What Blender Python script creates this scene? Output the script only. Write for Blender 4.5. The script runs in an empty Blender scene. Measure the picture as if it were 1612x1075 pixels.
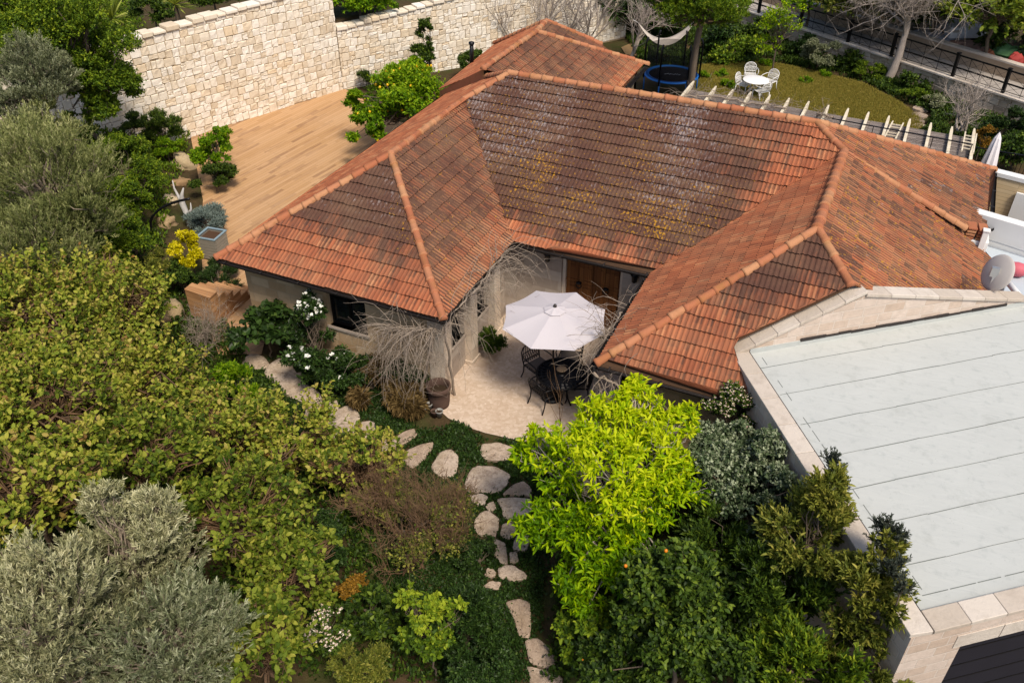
import bpy, math, random
import numpy as np
from mathutils import Vector, Matrix
SC = bpy.context.scene
COL = SC.collection
R = math.radians
# ------------------------------------------------------------------ camera
F_PX, CX, CY = 1367.5, 806.0, 537.5
CAM = np.array([14.4242, -13.9466, 13.9619])
YAW, PITCH, ROLL = -0.4252, 0.6384, 0.0015
_f = np.array([math.sin(YAW) * math.cos(PITCH), math.cos(YAW) * math.cos(PITCH), -math.sin(PITCH)])
_r = np.array([math.cos(YAW), -math.sin(YAW), 0.0]); _u = np.cross(_r, _f)
C_R = math.cos(ROLL) * _r + math.sin(ROLL) * _u
C_U = -math.sin(ROLL) * _r + math.cos(ROLL) * _u
C_F = _f
cd = bpy.data.cameras.new('camera'); cam = bpy.data.objects.new('camera', cd); COL.objects.link(cam)
cd.sensor_width = 36.0; cd.lens = F_PX / 1612.0 * 36.0; cd.clip_end = 2000.0
mw = Matrix.Identity(4)
for i in range(3):
    mw[i][0] = C_R[i]; mw[i][1] = C_U[i]; mw[i][2] = -C_F[i]; mw[i][3] = CAM[i]
cam.matrix_world = mw
SC.camera = cam
# ------------------------------------------------------------------ light
SUN_AZ, SUN_EL = (0.78, -0.62), 56.0
n_ = math.hypot(*SUN_AZ)
SD = Vector((SUN_AZ[0] / n_ * math.cos(R(SUN_EL)), SUN_AZ[1] / n_ * math.cos(R(SUN_EL)), math.sin(R(SUN_EL))))
W = bpy.data.worlds.new('World'); SC.world = W; W.use_nodes = True
wn = W.node_tree
sky = wn.nodes.new('ShaderNodeTexSky'); sky.sky_type = 'NISHITA'; sky.sun_disc = False
sky.sun_elevation = R(SUN_EL); sky.sun_rotation = math.atan2(SD.x, SD.y)
sky.air_density = 1.0; sky.dust_density = 2.5; sky.ozone_density = 1.0
wn.links.new(sky.outputs[0], wn.nodes['Background'].inputs[0])
wn.nodes['Background'].inputs[1].default_value = 0.11
sl = bpy.data.lights.new('sun', 'SUN'); sl.energy = 2.9; sl.angle = R(14.0); sl.color = (1.0, 0.89, 0.74)
so = bpy.data.objects.new('sun', sl); COL.objects.link(so)
so.rotation_euler = SD.to_track_quat('Z', 'Y').to_euler()
so.location = (30, -10, 30)
SC.view_settings.view_transform = 'Standard'
SC.view_settings.look = 'None'
SC.view_settings.exposure = 0.48
SC.render.engine = 'CYCLES'
SC.cycles.max_bounces = 6; SC.cycles.diffuse_bounces = 3; SC.cycles.glossy_bounces = 2
SC.cycles.transmission_bounces = 3; SC.cycles.transparent_max_bounces = 6
SC.cycles.use_denoising = True
# ------------------------------------------------------------------ numeric helpers
RNG = np.random.default_rng(7)
def unproj(u, v, plane):
    d = (u - CX) / F_PX * C_R - (v - CY) / F_PX * C_U + C_F
    n = np.array(plane[:3], float)
    k = -(n.dot(CAM) + plane[3]) / n.dot(d)
    return CAM + k * d
def G(u, v, z=0.0): return unproj(u, v, (0, 0, 1, -z))
def depth(p): return float((np.asarray(p) - CAM).dot(C_F))
def plane3(a, b, c):
    a, b, c = map(np.asarray, (a, b, c)); n = np.cross(b - a, c - a); return (n[0], n[1], n[2], -n.dot(a))
_LAT = np.random.default_rng(3).random((256, 256))
def vnoise(x, y):
    x = np.asarray(x, float); y = np.asarray(y, float)
    xi = np.floor(x).astype(int); yi = np.floor(y).astype(int); fx = x - xi; fy = y - yi
    fx = fx * fx * (3 - 2 * fx); fy = fy * fy * (3 - 2 * fy)
    g = lambda a, b: _LAT[a % 256, b % 256]
    return (g(xi, yi) * (1 - fx) + g(xi + 1, yi) * fx) * (1 - fy) + (g(xi, yi + 1) * (1 - fx) + g(xi + 1, yi + 1) * fx) * fy
def fbm(x, y): return 0.55 * vnoise(x, y) + 0.3 * vnoise(2.1 * x + 7, 2.1 * y + 3) + 0.15 * vnoise(4.3 * x + 1, 4.3 * y + 9)
def sstep(a, b, x):
    t = np.clip((np.asarray(x, float) - a) / (b - a), 0, 1); return t * t * (3 - 2 * t)
def nrm(v): v = np.asarray(v, float); return v / (np.linalg.norm(v, axis=-1, keepdims=True) + 1e-12)
def hexc(h, k=1.0):
    c = [int(h[i:i + 2], 16) / 255 for i in (0, 2, 4)]
    return tuple(k * (x / 12.92 if x <= 0.04045 else ((x + 0.055) / 1.055) ** 2.4) for x in c) + (1.0,)
# ------------------------------------------------------------------ tagging
def tag(o, label=None, cat=None, group=None, kind=None):
    if label: o['label'] = label
    if cat: o['category'] = cat
    if group: o['group'] = group
    if kind: o['kind'] = kind
    return o
def thing(name, label, cat, loc=(0, 0, 0), rz=0.0, group=None):
    o = bpy.data.objects.new(name, None); COL.objects.link(o)
    o.location = Vector([float(c) for c in loc]); o.rotation_euler = (0, 0, rz); o.empty_display_size = 0.3
    return tag(o, label, cat, group)
def link(name, me, mat, parent=None):
    me.name = name
    o = bpy.data.objects.new(name, me); COL.objects.link(o)
    if mat is not None:
        for m in (mat if isinstance(mat, (list, tuple)) else [mat]): me.materials.append(m)
    if parent is not None: o.parent = parent
    return o
def np_mesh(name, V, Fs, mat, parent=None, attrs=None, uv=None, smooth=False):
    """V (n,3); Fs (m,k) all the same k; attrs name -> per-face floats; uv (n,2) per vertex"""
    V = np.asarray(V, np.float32); Fs = np.asarray(Fs, np.int32); k = Fs.shape[1]; m = len(Fs)
    me = bpy.data.meshes.new(name)
    me.vertices.add(len(V)); me.vertices.foreach_set('co', V.ravel())
    me.loops.add(m * k); me.loops.foreach_set('vertex_index', Fs.ravel())
    me.polygons.add(m); me.polygons.foreach_set('loop_start', np.arange(0, m * k, k, dtype=np.int32))
    me.polygons.foreach_set('loop_total', np.full(m, k, np.int32))
    me.polygons.foreach_set('use_smooth', np.full(m, bool(smooth)))
    for a, val in (attrs or {}).items():
        at = me.attributes.new(a, 'FLOAT', 'FACE'); at.data.foreach_set('value', np.asarray(val, np.float32))
    if uv is not None:
        l = me.uv_layers.new(name='uv'); l.data.foreach_set('uv', np.asarray(uv, np.float32)[Fs.ravel()].ravel())
    me.update()
    return link(name, me, mat, parent)
class MB:
    """collects simple shapes; build() links them as one mesh with box-projected uv in metres and a random per shape"""
    def __init__(s): s.v = []; s.f = []; s.r = []; s.sm = []
    def add(s, vs, fs, rnd=None, smooth=False):
        b = len(s.v); s.v.extend([tuple(map(float, p)) for p in vs]); rnd = float(RNG.random()) if rnd is None else rnd
        for f in fs: s.f.append([i + b for i in f]); s.r.append(rnd); s.sm.append(smooth)
        return s
    def box(s, c, size, rz=0.0, M=None, rnd=None):
        hx, hy, hz = [q / 2 for q in size]; c = np.asarray(c, float)
        P = np.array([(x, y, z) for x in (-hx, hx) for y in (-hy, hy) for z in (-hz, hz)])
        if M is None: M = np.array([[math.cos(rz), -math.sin(rz), 0], [math.sin(rz), math.cos(rz), 0], [0, 0, 1]])
        P = P @ np.asarray(M).T + c
        return s.add(P, [(0, 1, 3, 2), (4, 6, 7, 5), (0, 4, 5, 1), (2, 3, 7, 6), (0, 2, 6, 4), (1, 5, 7, 3)], rnd)
    def bar(s, a, b, w, h=None, rnd=None):
        a = np.asarray(a, float); b = np.asarray(b, float); h = h or w; d = b - a; L = np.linalg.norm(d); x = d / L
        up = np.array([0, 0, 1.0]) if abs(x[2]) < 0.95 else np.array([0, 1.0, 0])
        y = nrm(np.cross(up, x)); z = np.cross(x, y)
        return s.box((a + b) / 2, (L, w, h), M=np.stack([x, y, z], 1), rnd=rnd)
    def tube(s, pts, rad, n=6, cap=True, rnd=None):
        pts = np.asarray(pts, float); m = len(pts)
        rad = np.full(m, rad) if np.isscalar(rad) else np.asarray(rad, float)
        T = nrm(np.gradient(pts, axis=0)); ref = np.array([0, 0, 1.0])
        if abs(T[0].dot(ref)) > 0.9: ref = np.array([1.0, 0, 0])
        vs = []
        for i in range(m):
            x = nrm(np.cross(ref, T[i])); y = np.cross(T[i], x); ref = y
            for k in range(n):
                a = 2 * math.pi * k / n; vs.append(pts[i] + rad[i] * (math.cos(a) * x + math.sin(a) * y))
        fs = [(i * n + k, i * n + (k + 1) % n, (i + 1) * n + (k + 1) % n, (i + 1) * n + k) for i in range(m - 1) for k in range(n)]
        if cap: fs += [tuple(range(n))[::-1], tuple((m - 1) * n + k for k in range(n))]
        return s.add(vs, fs, rnd, True)
    def lathe(s, prof, c=(0, 0, 0), n=20, rnd=None):
        vs = [(c[0] + r * math.cos(2 * math.pi * k / n), c[1] + r * math.sin(2 * math.pi * k / n), c[2] + z) for r, z in prof for k in range(n)]
        fs = [(i * n + k, i * n + (k + 1) % n, (i + 1) * n + (k + 1) % n, (i + 1) * n + k) for i in range(len(prof) - 1) for k in range(n)]
        return s.add(vs, fs, rnd, True)
    def prism(s, poly, z0, z1, rnd=None):
        """poly: list of (x,y); z0/z1 scalars or per-vertex lists"""
        n = len(poly); a = np.array(poly, float)[:, :2]
        if np.sum(a[:, 0] * np.roll(a[:, 1], -1) - a[:, 1] * np.roll(a[:, 0], -1)) < 0: # make CCW
            a = a[::-1]; z0 = z0 if np.isscalar(z0) else list(z0)[::-1]; z1 = z1 if np.isscalar(z1) else list(z1)[::-1]
        z0 = [z0] * n if np.isscalar(z0) else z0; z1 = [z1] * n if np.isscalar(z1) else z1
        vs = [(*a[i], z0[i]) for i in range(n)] + [(*a[i], z1[i]) for i in range(n)]
        fs = [tuple(range(n))[::-1], tuple(range(n, 2 * n))] + [(i, (i + 1) % n, n + (i + 1) % n, n + i) for i in range(n)]
        return s.add(vs, fs, rnd)
    def build(s, name, mat, parent=None, bevel=0.0):
        me = bpy.data.meshes.new(name); me.from_pydata(s.v, [], s.f); me.update()
        at = me.attributes.new('rnd', 'FLOAT', 'FACE'); at.data.foreach_set('value', np.array(s.r, np.float32))
        me.polygons.foreach_set('use_smooth', np.array(s.sm, bool))
        uvl = me.uv_layers.new(name='uv'); V = np.array(s.v); uv = np.zeros((len(me.loops), 2), np.float32)
        for p in me.polygons:
            n = np.array(p.normal); idx = list(p.vertices); P = V[idx]
            if abs(n[2]) > 0.8: q = P[:, :2]
            else:
                t = nrm(np.array([-n[1], n[0], 0])); q = np.stack([P @ t, P[:, 2]], 1)
            uv[p.loop_start:p.loop_start + p.loop_total] = q
        uvl.data.foreach_set('uv', uv.ravel())
        o = link(name, me, mat, parent)
        if bevel:
            b = o.modifiers.new('bevel', 'BEVEL'); b.width = bevel; b.segments = 2; b.limit_method = 'ANGLE'
        return o
# ------------------------------------------------------------------ materials
class NT:
    def __init__(s, name):
        s.m = bpy.data.materials.new(name); s.m.use_nodes = True; s.t = s.m.node_tree; s.b = s.t.nodes['Principled BSDF']
    def n(s, typ, props=None, **ins):
        nd = s.t.nodes.new('ShaderNode' + typ)
        for k, v in (props or {}).items(): setattr(nd, k, v)
        for k, v in ins.items(): s.put(nd, k, v)
        return nd
    def put(s, nd, k, v):
        key = int(k[1:]) if k[0] == 'i' and k[1:].isdigit() else k.replace('_', ' ')
        if isinstance(v, bpy.types.NodeSocket): s.t.links.new(v, nd.inputs[key])
        elif isinstance(v, bpy.types.Node): s.t.links.new(v.outputs[0], nd.inputs[key])
        else: nd.inputs[key].default_value = v
    def uv(s, sx=1, sy=1, rz=0):
        tc = s.n('TexCoord'); mp = s.n('Mapping', None, Scale=(sx, sy, 1), Rotation=(0, 0, rz)); s.t.links.new(tc.outputs['UV'], mp.inputs[0]); return mp
    def obj(s, sc=1.0):
        tc = s.n('TexCoord'); mp = s.n('Mapping', None, Scale=(sc, sc, sc)) if np.isscalar(sc) else s.n('Mapping', None, Scale=sc)
        s.t.links.new(tc.outputs['Object'], mp.inputs[0]); return mp
    def attr(s, a): 
        nd = s.n('Attribute', {'attribute_name': a}); return nd.outputs['Fac']
    def noise(s, vec, scale, detail=4, rough=0.6, dist=0.0):
        return s.n('TexNoise', None, Vector=vec, Scale=scale, Detail=detail, Roughness=rough, Distortion=dist).outputs[0]
    def ramp(s, fac, stops, interp='LINEAR'):
        nd = s.n('ValToRGB'); cr = nd.color_ramp; cr.interpolation = interp
        while len(cr.elements) < len(stops): cr.elements.new(0.5)
        for e, (p, c) in zip(cr.elements, stops): e.position = p; e.color = c if len(c) == 4 else (*c, 1)
        s.put(nd, 'Fac', fac); return nd.outputs[0]
    def mix(s, fac, a, b, mode='MIX'):
        nd = s.n('MixRGB', {'blend_type': mode}); s.put(nd, 'Fac', fac); s.put(nd, 'Color1', a); s.put(nd, 'Color2', b); return nd.outputs[0]
    def math(s, op, a, b=0.0, c=0.0):
        nd = s.n('Math', {'operation': op}); 
        for i, v in enumerate((a, b, c)):
            if isinstance(v, bpy.types.NodeSocket): s.t.links.new(v, nd.inputs[i])
            else: nd.inputs[i].default_value = v
        return nd.outputs[0]
    def bump(s, h, strength=0.4, dist=0.02):
        nd = s.n('Bump', None, Height=h, Strength=strength, Distance=dist); s.t.links.new(nd.outputs[0], s.b.inputs['Normal'])
    def done(s, col, rough=0.85, spec=0.3, metal=0.0):
        s.put(s.b, 'Base_Color', col); s.put(s.b, 'Roughness', rough); s.put(s.b, 'Specular_IOR_Level', spec); s.put(s.b, 'Metallic', metal); return s.m
BW = lambda v: (v, v, v, 1)
def plain(name, col, rough=0.6, spec=0.4, metal=0.0, var=0.18, scale=3.0):
    t = NT(name); n = t.noise(t.obj(), scale, 5)
    c = t.mix(n, tuple(x * (1 - var) for x in col[:3]) + (1,), tuple(min(1, x * (1 + var)) for x in col[:3]) + (1,))
    t.bump(t.noise(t.obj(), scale * 12, 3), 0.12, 0.01)
    return t.done(c, rough, spec, metal)
def leafmat(name, cols, trans=0.35, gloss=0.45):
    """cols: ramp over the random of each leaf"""
    t = NT(name); rn = t.attr('rnd')
    col = t.ramp(rn, [(i / (len(cols) - 1), c) for i, c in enumerate(cols)])
    hs = t.n('HueSaturation', None, Color=col, Saturation=1.05, Value=1.0)
    t.done(hs.outputs[0], gloss + .15, 0.18)
    tr = t.n('BsdfTranslucent'); bright = t.mix(1.0, hs.outputs[0], (1.25, 1.2, 0.6, 1), 'MULTIPLY'); t.put(tr, 'Color', bright)
    mx = t.n('MixShader'); mx.inputs[0].default_value = trans
    t.t.links.new(t.b.outputs[0], mx.inputs[1]); t.t.links.new(tr.outputs[0], mx.inputs[2])
    t.t.links.new(mx.outputs[0], t.t.nodes['Material Output'].inputs[0])
    return t.m
def roofmat():
    t = NT('roof_tile'); uv = t.uv(); rn = t.attr('rnd'); dk = t.attr('dark'); wl = t.attr('white'); yl = t.attr('yellow')
    base = t.ramp(rn, [(0, hexc('7a4530')), (0.35, hexc('99593d')), (0.7, hexc('b06946')), (1, hexc('c28860'))])
    n1 = t.noise(t.uv(9, 2.2), 1.0, 6, 0.7)
    n2 = t.noise(t.uv(1.2, 1.2), 1.0, 5)
    streak = t.noise(t.uv(24, 1.5), 1.0, 4, 0.6)
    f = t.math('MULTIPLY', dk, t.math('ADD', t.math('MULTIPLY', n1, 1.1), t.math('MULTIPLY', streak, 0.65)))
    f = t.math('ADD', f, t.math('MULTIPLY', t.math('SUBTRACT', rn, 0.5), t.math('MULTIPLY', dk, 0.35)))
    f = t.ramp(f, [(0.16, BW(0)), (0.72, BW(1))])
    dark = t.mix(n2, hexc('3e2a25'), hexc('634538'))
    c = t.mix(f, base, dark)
    c = t.mix(t.math('MULTIPLY', t.ramp(t.noise(t.uv(0.7, 0.9), 1.0, 6, 0.7), [(0.42, BW(0)), (0.7, BW(1))]), 0.28), c, hexc('8c7258'))
    # soot lines in the streaks of otherwise clean tiles
    c = t.mix(t.ramp(streak, [(0.56, BW(0)), (0.74, BW(0.55))]), c, hexc('40261f'))
    # white lichen: short runs down the slope
    w = t.noise(t.uv(20, 6.5), 1.0, 4, 0.7)
    w2 = t.noise(t.uv(0.8, 0.45), 1.0, 3)
    wf = t.math('ADD', t.math('ADD', w, t.math('MULTIPLY', w2, 0.28)), t.math('MULTIPLY', t.math('SUBTRACT', wl, 1.0), 0.5))
    c = t.mix(t.ramp(wf, [(0.70, BW(0)), (0.84, BW(0.7))]), c, hexc('948c8c'))
    y = t.noise(t.uv(18, 13), 1.0, 3, 0.6); y2 = t.noise(t.uv(1.3, 0.9), 1.0, 2)
    yf = t.math('ADD', t.math('ADD', y, t.math('MULTIPLY', y2, 0.24)), t.math('MULTIPLY', t.math('SUBTRACT', yl, 1.0), 0.5))
    c = t.mix(t.ramp(yf, [(0.69, BW(0)), (0.76, BW(0.85))]), c, hexc('a67a1e'))
    t.bump(t.noise(t.uv(30, 30), 1.0, 4), 0.25, 0.01)
    return t.done(c, 0.9, 0.2)
def capmat():
    t = NT('ridge_tile'); rn = t.attr('rnd'); o = t.obj()
    base = t.ramp(rn, [(0, hexc('9c5f43')), (0.5, hexc('a87052')), (1, hexc('b0825f'))])
    n = t.noise(o, 4.0, 6, 0.7); m = t.noise(o, 1.3, 4)
    c = t.mix(t.ramp(n, [(0.5, BW(0)), (0.72, BW(0.7))]), base, hexc('8a5f3a'))
    c = t.mix(t.ramp(m, [(0.55, BW(0)), (0.75, BW(0.5))]), c, hexc('8d6a35'))
    t.bump(t.noise(o, 40, 4), 0.3, 0.01); return t.done(c, 0.9, 0.2)
def stonemat(name, cols, joint, bw=0.5, bh=0.25, mortar=0.012, bump=0.4, blotch=0.35):
    """coursed dressed stone from a brick pattern in uv metres"""
    t = NT(name); uv = t.uv()
    br = t.n('TexBrick', {'offset': 0.5, 'squash': 0.7, 'squash_frequency': 3}, Vector=uv, Color1=BW(0.0), Color2=BW(1.0), Mortar=BW(0.5), Scale=1.0, Mortar_Size=mortar, Mortar_Smooth=0.3, Bias=0.0, Brick_Width=bw, Row_Height=bh)
    c = t.ramp(br.outputs['Color'], [(i / (len(cols) - 1), q) for i, q in enumerate(cols)])
    n = t.noise(uv, 5.0, 6, 0.7); n0 = t.noise(uv, 0.9, 4)
    c = t.mix(t.ramp(n, [(0.4, BW(0)), (0.8, BW(blotch))]), c, tuple(x * 0.55 for x in cols[0][:3]) + (1,))
    c = t.mix(t.ramp(n0, [(0.45, BW(0)), (0.75, BW(blotch))]), c, tuple(x * 0.75 for x in cols[-1][:3]) + (1,))
    c = t.mix(br.outputs['Fac'], c, joint)
    h = t.math('SUBTRACT', t.math('MULTIPLY', t.noise(uv, 22.0, 5), 0.5), br.outputs['Fac'])
    t.bump(h, bump, 0.02); return t.done(c, 0.9, 0.2)
def rndstone(name, cols, blotch='8a7358'):
    t = NT(name); rn = t.attr('rnd'); o = t.obj()
    c = t.ramp(rn, [(i / (len(cols) - 1), q) for i, q in enumerate(cols)])
    n = t.noise(o, 3.0, 7, 0.7)
    c = t.mix(t.ramp(n, [(0.5, BW(0)), (0.8, BW(0.6))]), c, hexc(blotch))
    t.bump(t.noise(o, 14, 6, 0.7), 0.5, 0.03); return t.done(c, 0.95, 0.15)
def barkmat(name, a, b, sc=18):
    t = NT(name); n = t.noise(t.obj((sc, sc, sc * 0.3)), 1.0, 5, 0.7); t.bump(n, 0.6, 0.02); return t.done(t.mix(n, a, b), 0.9, 0.2)
M = {}
M['roof'] = roofmat(); M['cap'] = capmat()
M['wall'] = stonemat('limestone_wall', [hexc('a58a68'), hexc('b79d7c'), hexc('c4ae90')], hexc('a8957a'), 0.55, 0.26)
M['wall_grey'] = stonemat('grey_limestone', [hexc('988a7e'), hexc('ab9d90'), hexc('b9ad a0'.replace(' ', ''))], hexc('a39689'), 0.6, 0.3, 0.008, 0.3)
M['wall_pink'] = stonemat('garage_stone', [hexc('bda998'), hexc('c8b6a7'), hexc('cfc0b4')], hexc('c9bdb1'), 0.5, 0.22, 0.012, 0.6, 0.5)
M['pillar'] = stonemat('pillar_stone', [hexc('cbb8a4'), hexc('d8cab8')], hexc('bfae9a'), 0.6, 0.45, 0.008)
M['coping'] = rndstone('coping_stone', [hexc('b0a496'), hexc('bdb2a6'), hexc('c9c0b5')], '8c7f70')
M['rubble'] = rndstone('rubble_stone', [hexc('cdbda5'), hexc('dbcfbb'), hexc('e2d9ca'), hexc('e6dfd3'), hexc('d8c4a6')], 'b9a78c')
M['ret'] = rndstone('old_stone', [hexc('9a8a76'), hexc('b5a48e'), hexc('c4b6a2')])
M['rock'] = rndstone('rough_rock', [hexc('94795a'), hexc('a99472'), hexc('bcab8c')], '5f4f38')
def slabmat():
    t = NT('paving_stone'); rn = t.attr('rnd'); o = t.obj(); c = t.ramp(rn, [(0, hexc('a69280')), (.5, hexc('b8a694')), (1, hexc('c4b4a4'))]); n = t.noise(o, 7.0, 7, .75); n2 = t.noise(o, 1.6, 4); n3 = t.noise(o, 26, 5, .8)
    c = t.mix(t.ramp(n, [(.46, BW(0)), (.66, BW(.75))]), c, hexc('7b6858')); c = t.mix(t.ramp(n2, [(.45, BW(0)), (.7, BW(.5))]), c, hexc('8f7d62')); c = t.mix(t.ramp(n3, [(.56, BW(0)), (.66, BW(.7))]), c, hexc('54483c'))
    t.bump(t.math('ADD', n, t.math('MULTIPLY', n3, .6)), .9, .03); return t.done(c, .95, .1)
M['slab'] = slabmat()
M['black'] = plain('black_metal', (0.012, 0.012, 0.014), 0.4, 0.5, 0.6)
M['gutter'] = plain('gutter_metal', (0.045, 0.038, 0.036), 0.5, 0.4, 0.5)
M['white'] = plain('white_paint', (0.78, 0.77, 0.75), 0.5, 0.4, 0, 0.06)
M['render_wh'] = plain('white_render', (0.70, 0.70, 0.69), 0.8, 0.2, 0, 0.10, 1.5)
M['steel'] = plain('galvanised_steel', (0.45, 0.46, 0.47), 0.4, 0.5, 0.7)
M['terra'] = plain('terracotta', hexc('54423a'), 0.85, 0.2, 0, 0.3, 4)
M['clay_grey'] = plain('grey_clay_pot', hexc('8f8f8a'), 0.7, 0.3, 0, 0.2, 5)
M['fabric'] = plain('parasol_fabric', (0.74, 0.70, 0.72), 0.9, 0.1, 0, 0.04, 1.0)
M['glass'] = plain('dark_glass', (0.010, 0.013, 0.014), 0.08, 0.5, 0, 0.1)
M['cushion'] = plain('seat_cushion', hexc('6a6058'), 0.9, 0.1)
M['driftwood'] = barkmat('driftwood', hexc('8c8a88'), hexc('d2cfcb'))
M['bark'] = barkmat('bark', hexc('4a3f34'), hexc('75685a'))
M['bark_pale'] = barkmat('pale_bark', hexc('8a7d72'), hexc('b5aaa0'))
M['bark_olive'] = barkmat('olive_bark', hexc('6a5f50'), hexc('97897a'))
M['vine'] = barkmat('vine_bark', hexc('6f6258'), hexc('a69888'))
M['twig_brown'] = barkmat('brown_twig', hexc('5a4534'), hexc('84694e'))
def woodmat(name, cols, plankw, plankl, rz=0.0, streak=0.6):
    t = NT(name); uv = t.uv(1, 1, rz)
    br = t.n('TexBrick', {'offset': 0.37, 'squash': 1.0}, Vector=uv, Color1=BW(0), Color2=BW(1), Mortar=BW(0.5), Scale=1.0, Mortar_Size=0.004, Mortar_Smooth=0.1, Brick_Width=plankl, Row_Height=plankw)
    c = t.ramp(br.outputs['Color'], [(i / (len(cols) - 1), q) for i, q in enumerate(cols)])
    mp = t.n('Mapping', None, Vector=uv, Scale=(0.55, 7.5, 1)); g = t.noise(mp, 1.0, 3, 0.55)
    c = t.mix(t.ramp(g, [(0.53, BW(0)), (0.63, BW(streak))]), c, tuple(x * 0.42 for x in cols[0][:3]) + (1,))
    mp2 = t.n('Mapping', None, Vector=uv, Scale=(2, 45, 1)); g2 = t.noise(mp2, 1.0, 4)
    c = t.mix(t.math('MULTIPLY', g2, 0.35), c, tuple(x * 0.6 for x in cols[0][:3]) + (1,))
    big = t.noise(uv, 0.5, 3); c = t.mix(t.math('MULTIPLY', big, 0.4), c, cols[-1])
    c = t.mix(br.outputs['Fac'], c, tuple(x * 0.45 for x in cols[0][:3]) + (1,))
    t.bump(t.math('SUBTRACT', g2, br.outputs['Fac']), 0.3, 0.01); return t.done(c, 0.75, 0.25)
M['door'] = woodmat('carved_wood', [hexc('5a3418'), hexc('7a4a24'), hexc('8a5a30')], 0.12, 2.0, R(90), 0.3)
M['beam'] = woodmat('pale_beam', [hexc('cdbfa4'), hexc('ded3bd')], 0.3, 3.0, 0, 0.3)
M['reed'] = woodmat('reed_mat', [hexc('645a56'), hexc('81766f'), hexc('9b918b')], 0.05, 1.6, 0, 0.4)
M['stairwood'] = woodmat('stair_board', [hexc('8f6440'), hexc('b0835a'), hexc('c19468')], 0.14, 2.0, 0, 0.5)
M['screenwood'] = woodmat('cream_cladding', [hexc('c7ad85'), hexc('d8c29c')], 0.12, 3.0, 0, 0.2)
# leaves
M['lf_yellow'] = leafmat('bright_spring_leaf', [hexc('4a6e0e'), hexc('769a14'), hexc('a2ba20'), hexc('c8d03a')], 0.4)
M['lf_carob'] = leafmat('round_yellowing_leaf', [hexc('384814'), hexc('607228'), hexc('859038'), hexc('a5a548'), hexc('b3a85e'), hexc('80603a')], 0.35)
M['lf_carob2'] = leafmat('round_green_leaf', [hexc('344816'), hexc('5a6c24'), hexc('86903a'), hexc('aaa84e')], 0.35)
M['lf_olive'] = leafmat('olive_leaf', [hexc('474f36'), hexc('6b7252'), hexc('8d9172'), hexc('aaac90')], 0.15, 0.5)
M['lf_olive2'] = leafmat('green_olive_leaf', [hexc('454f2c'), hexc('6a7242'), hexc('8b8f5c'), hexc('a6a577')], 0.2, 0.5)
M['lf_silver'] = leafmat('silver_leaf', [hexc('51553a'), hexc('787a58'), hexc('9b9a74'), hexc('c0bd9a')], 0.1, 0.5)
M['lf_green'] = leafmat('mid_green_leaf', [hexc('33481a'), hexc('4d6620'), hexc('6f8428'), hexc('97a338')], 0.3)
M['lf_fresh'] = leafmat('fresh_green_leaf', [hexc('3a5a16'), hexc('577c1c'), hexc('7c9a26'), hexc('a3b636')], 0.35)
M['lf_dark'] = leafmat('dark_green_leaf', [hexc('1c2a10'), hexc('2f4218'), hexc('475c20'), hexc('6d7e30')], 0.2, 0.35)
M['lf_deep'] = leafmat('deep_green_leaf', [hexc('18240f'), hexc('243617'), hexc('344a20'), hexc('4c5f2c')], 0.15, 0.3)
M['lf_laurel'] = leafmat('laurel_leaf', [hexc('3a461c'), hexc('58622a'), hexc('7d8038'), hexc('a09a50')], 0.25, 0.35)
M['lf_grey'] = leafmat('dark_grey_leaf', [hexc('30362c'), hexc('434a40'), hexc('5c6156')], 0.1, 0.4)
M['lf_lav'] = leafmat('blue_grey_leaf', [hexc('4c5a54'), hexc('687670'), hexc('8a958e')], 0.1)
M['lf_gold'] = leafmat('golden_leaf', [hexc('8a8a16'), hexc('b8ae20'), hexc('d8cc34'), hexc('e6dc60')], 0.35)
M['lf_dry'] = leafmat('dry_grass_blade', [hexc('57462e'), hexc('74613f'), hexc('927d55')], 0.2)
M['lf_feijoa'] = leafmat('silver_green_leaf', [hexc('22301c'), hexc('38482c'), hexc('566446'), hexc('9aa286')], 0.12)
M['lf_lawn'] = leafmat('dry_turf_blade', [hexc('64682c'), hexc('8f8440'), hexc('ae9a58')], 0.2)
M['lf_rust'] = leafmat('rusty_leaf', [hexc('5a4a20'), hexc('86652a'), hexc('a8803a')], 0.3)
M['lf_yucca'] = leafmat('yucca_blade', [hexc('5a6a2a'), hexc('869040'), hexc('b4b868')], 0.25)
M['petal_white'] = leafmat('white_petal', [hexc('d8d8d4'), hexc('f4f4f0')], 0.25)
M['petal_pink'] = leafmat('pale_petal', [hexc('b9a08c'), hexc('dcc8b8'), hexc('eee4da')], 0.2)
M['lemon'] = plain('lemon_peel', hexc('e0b010'), 0.4, 0.4)
M['orange'] = plain('orange_peel', hexc('d87a14'), 0.4, 0.4)
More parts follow.
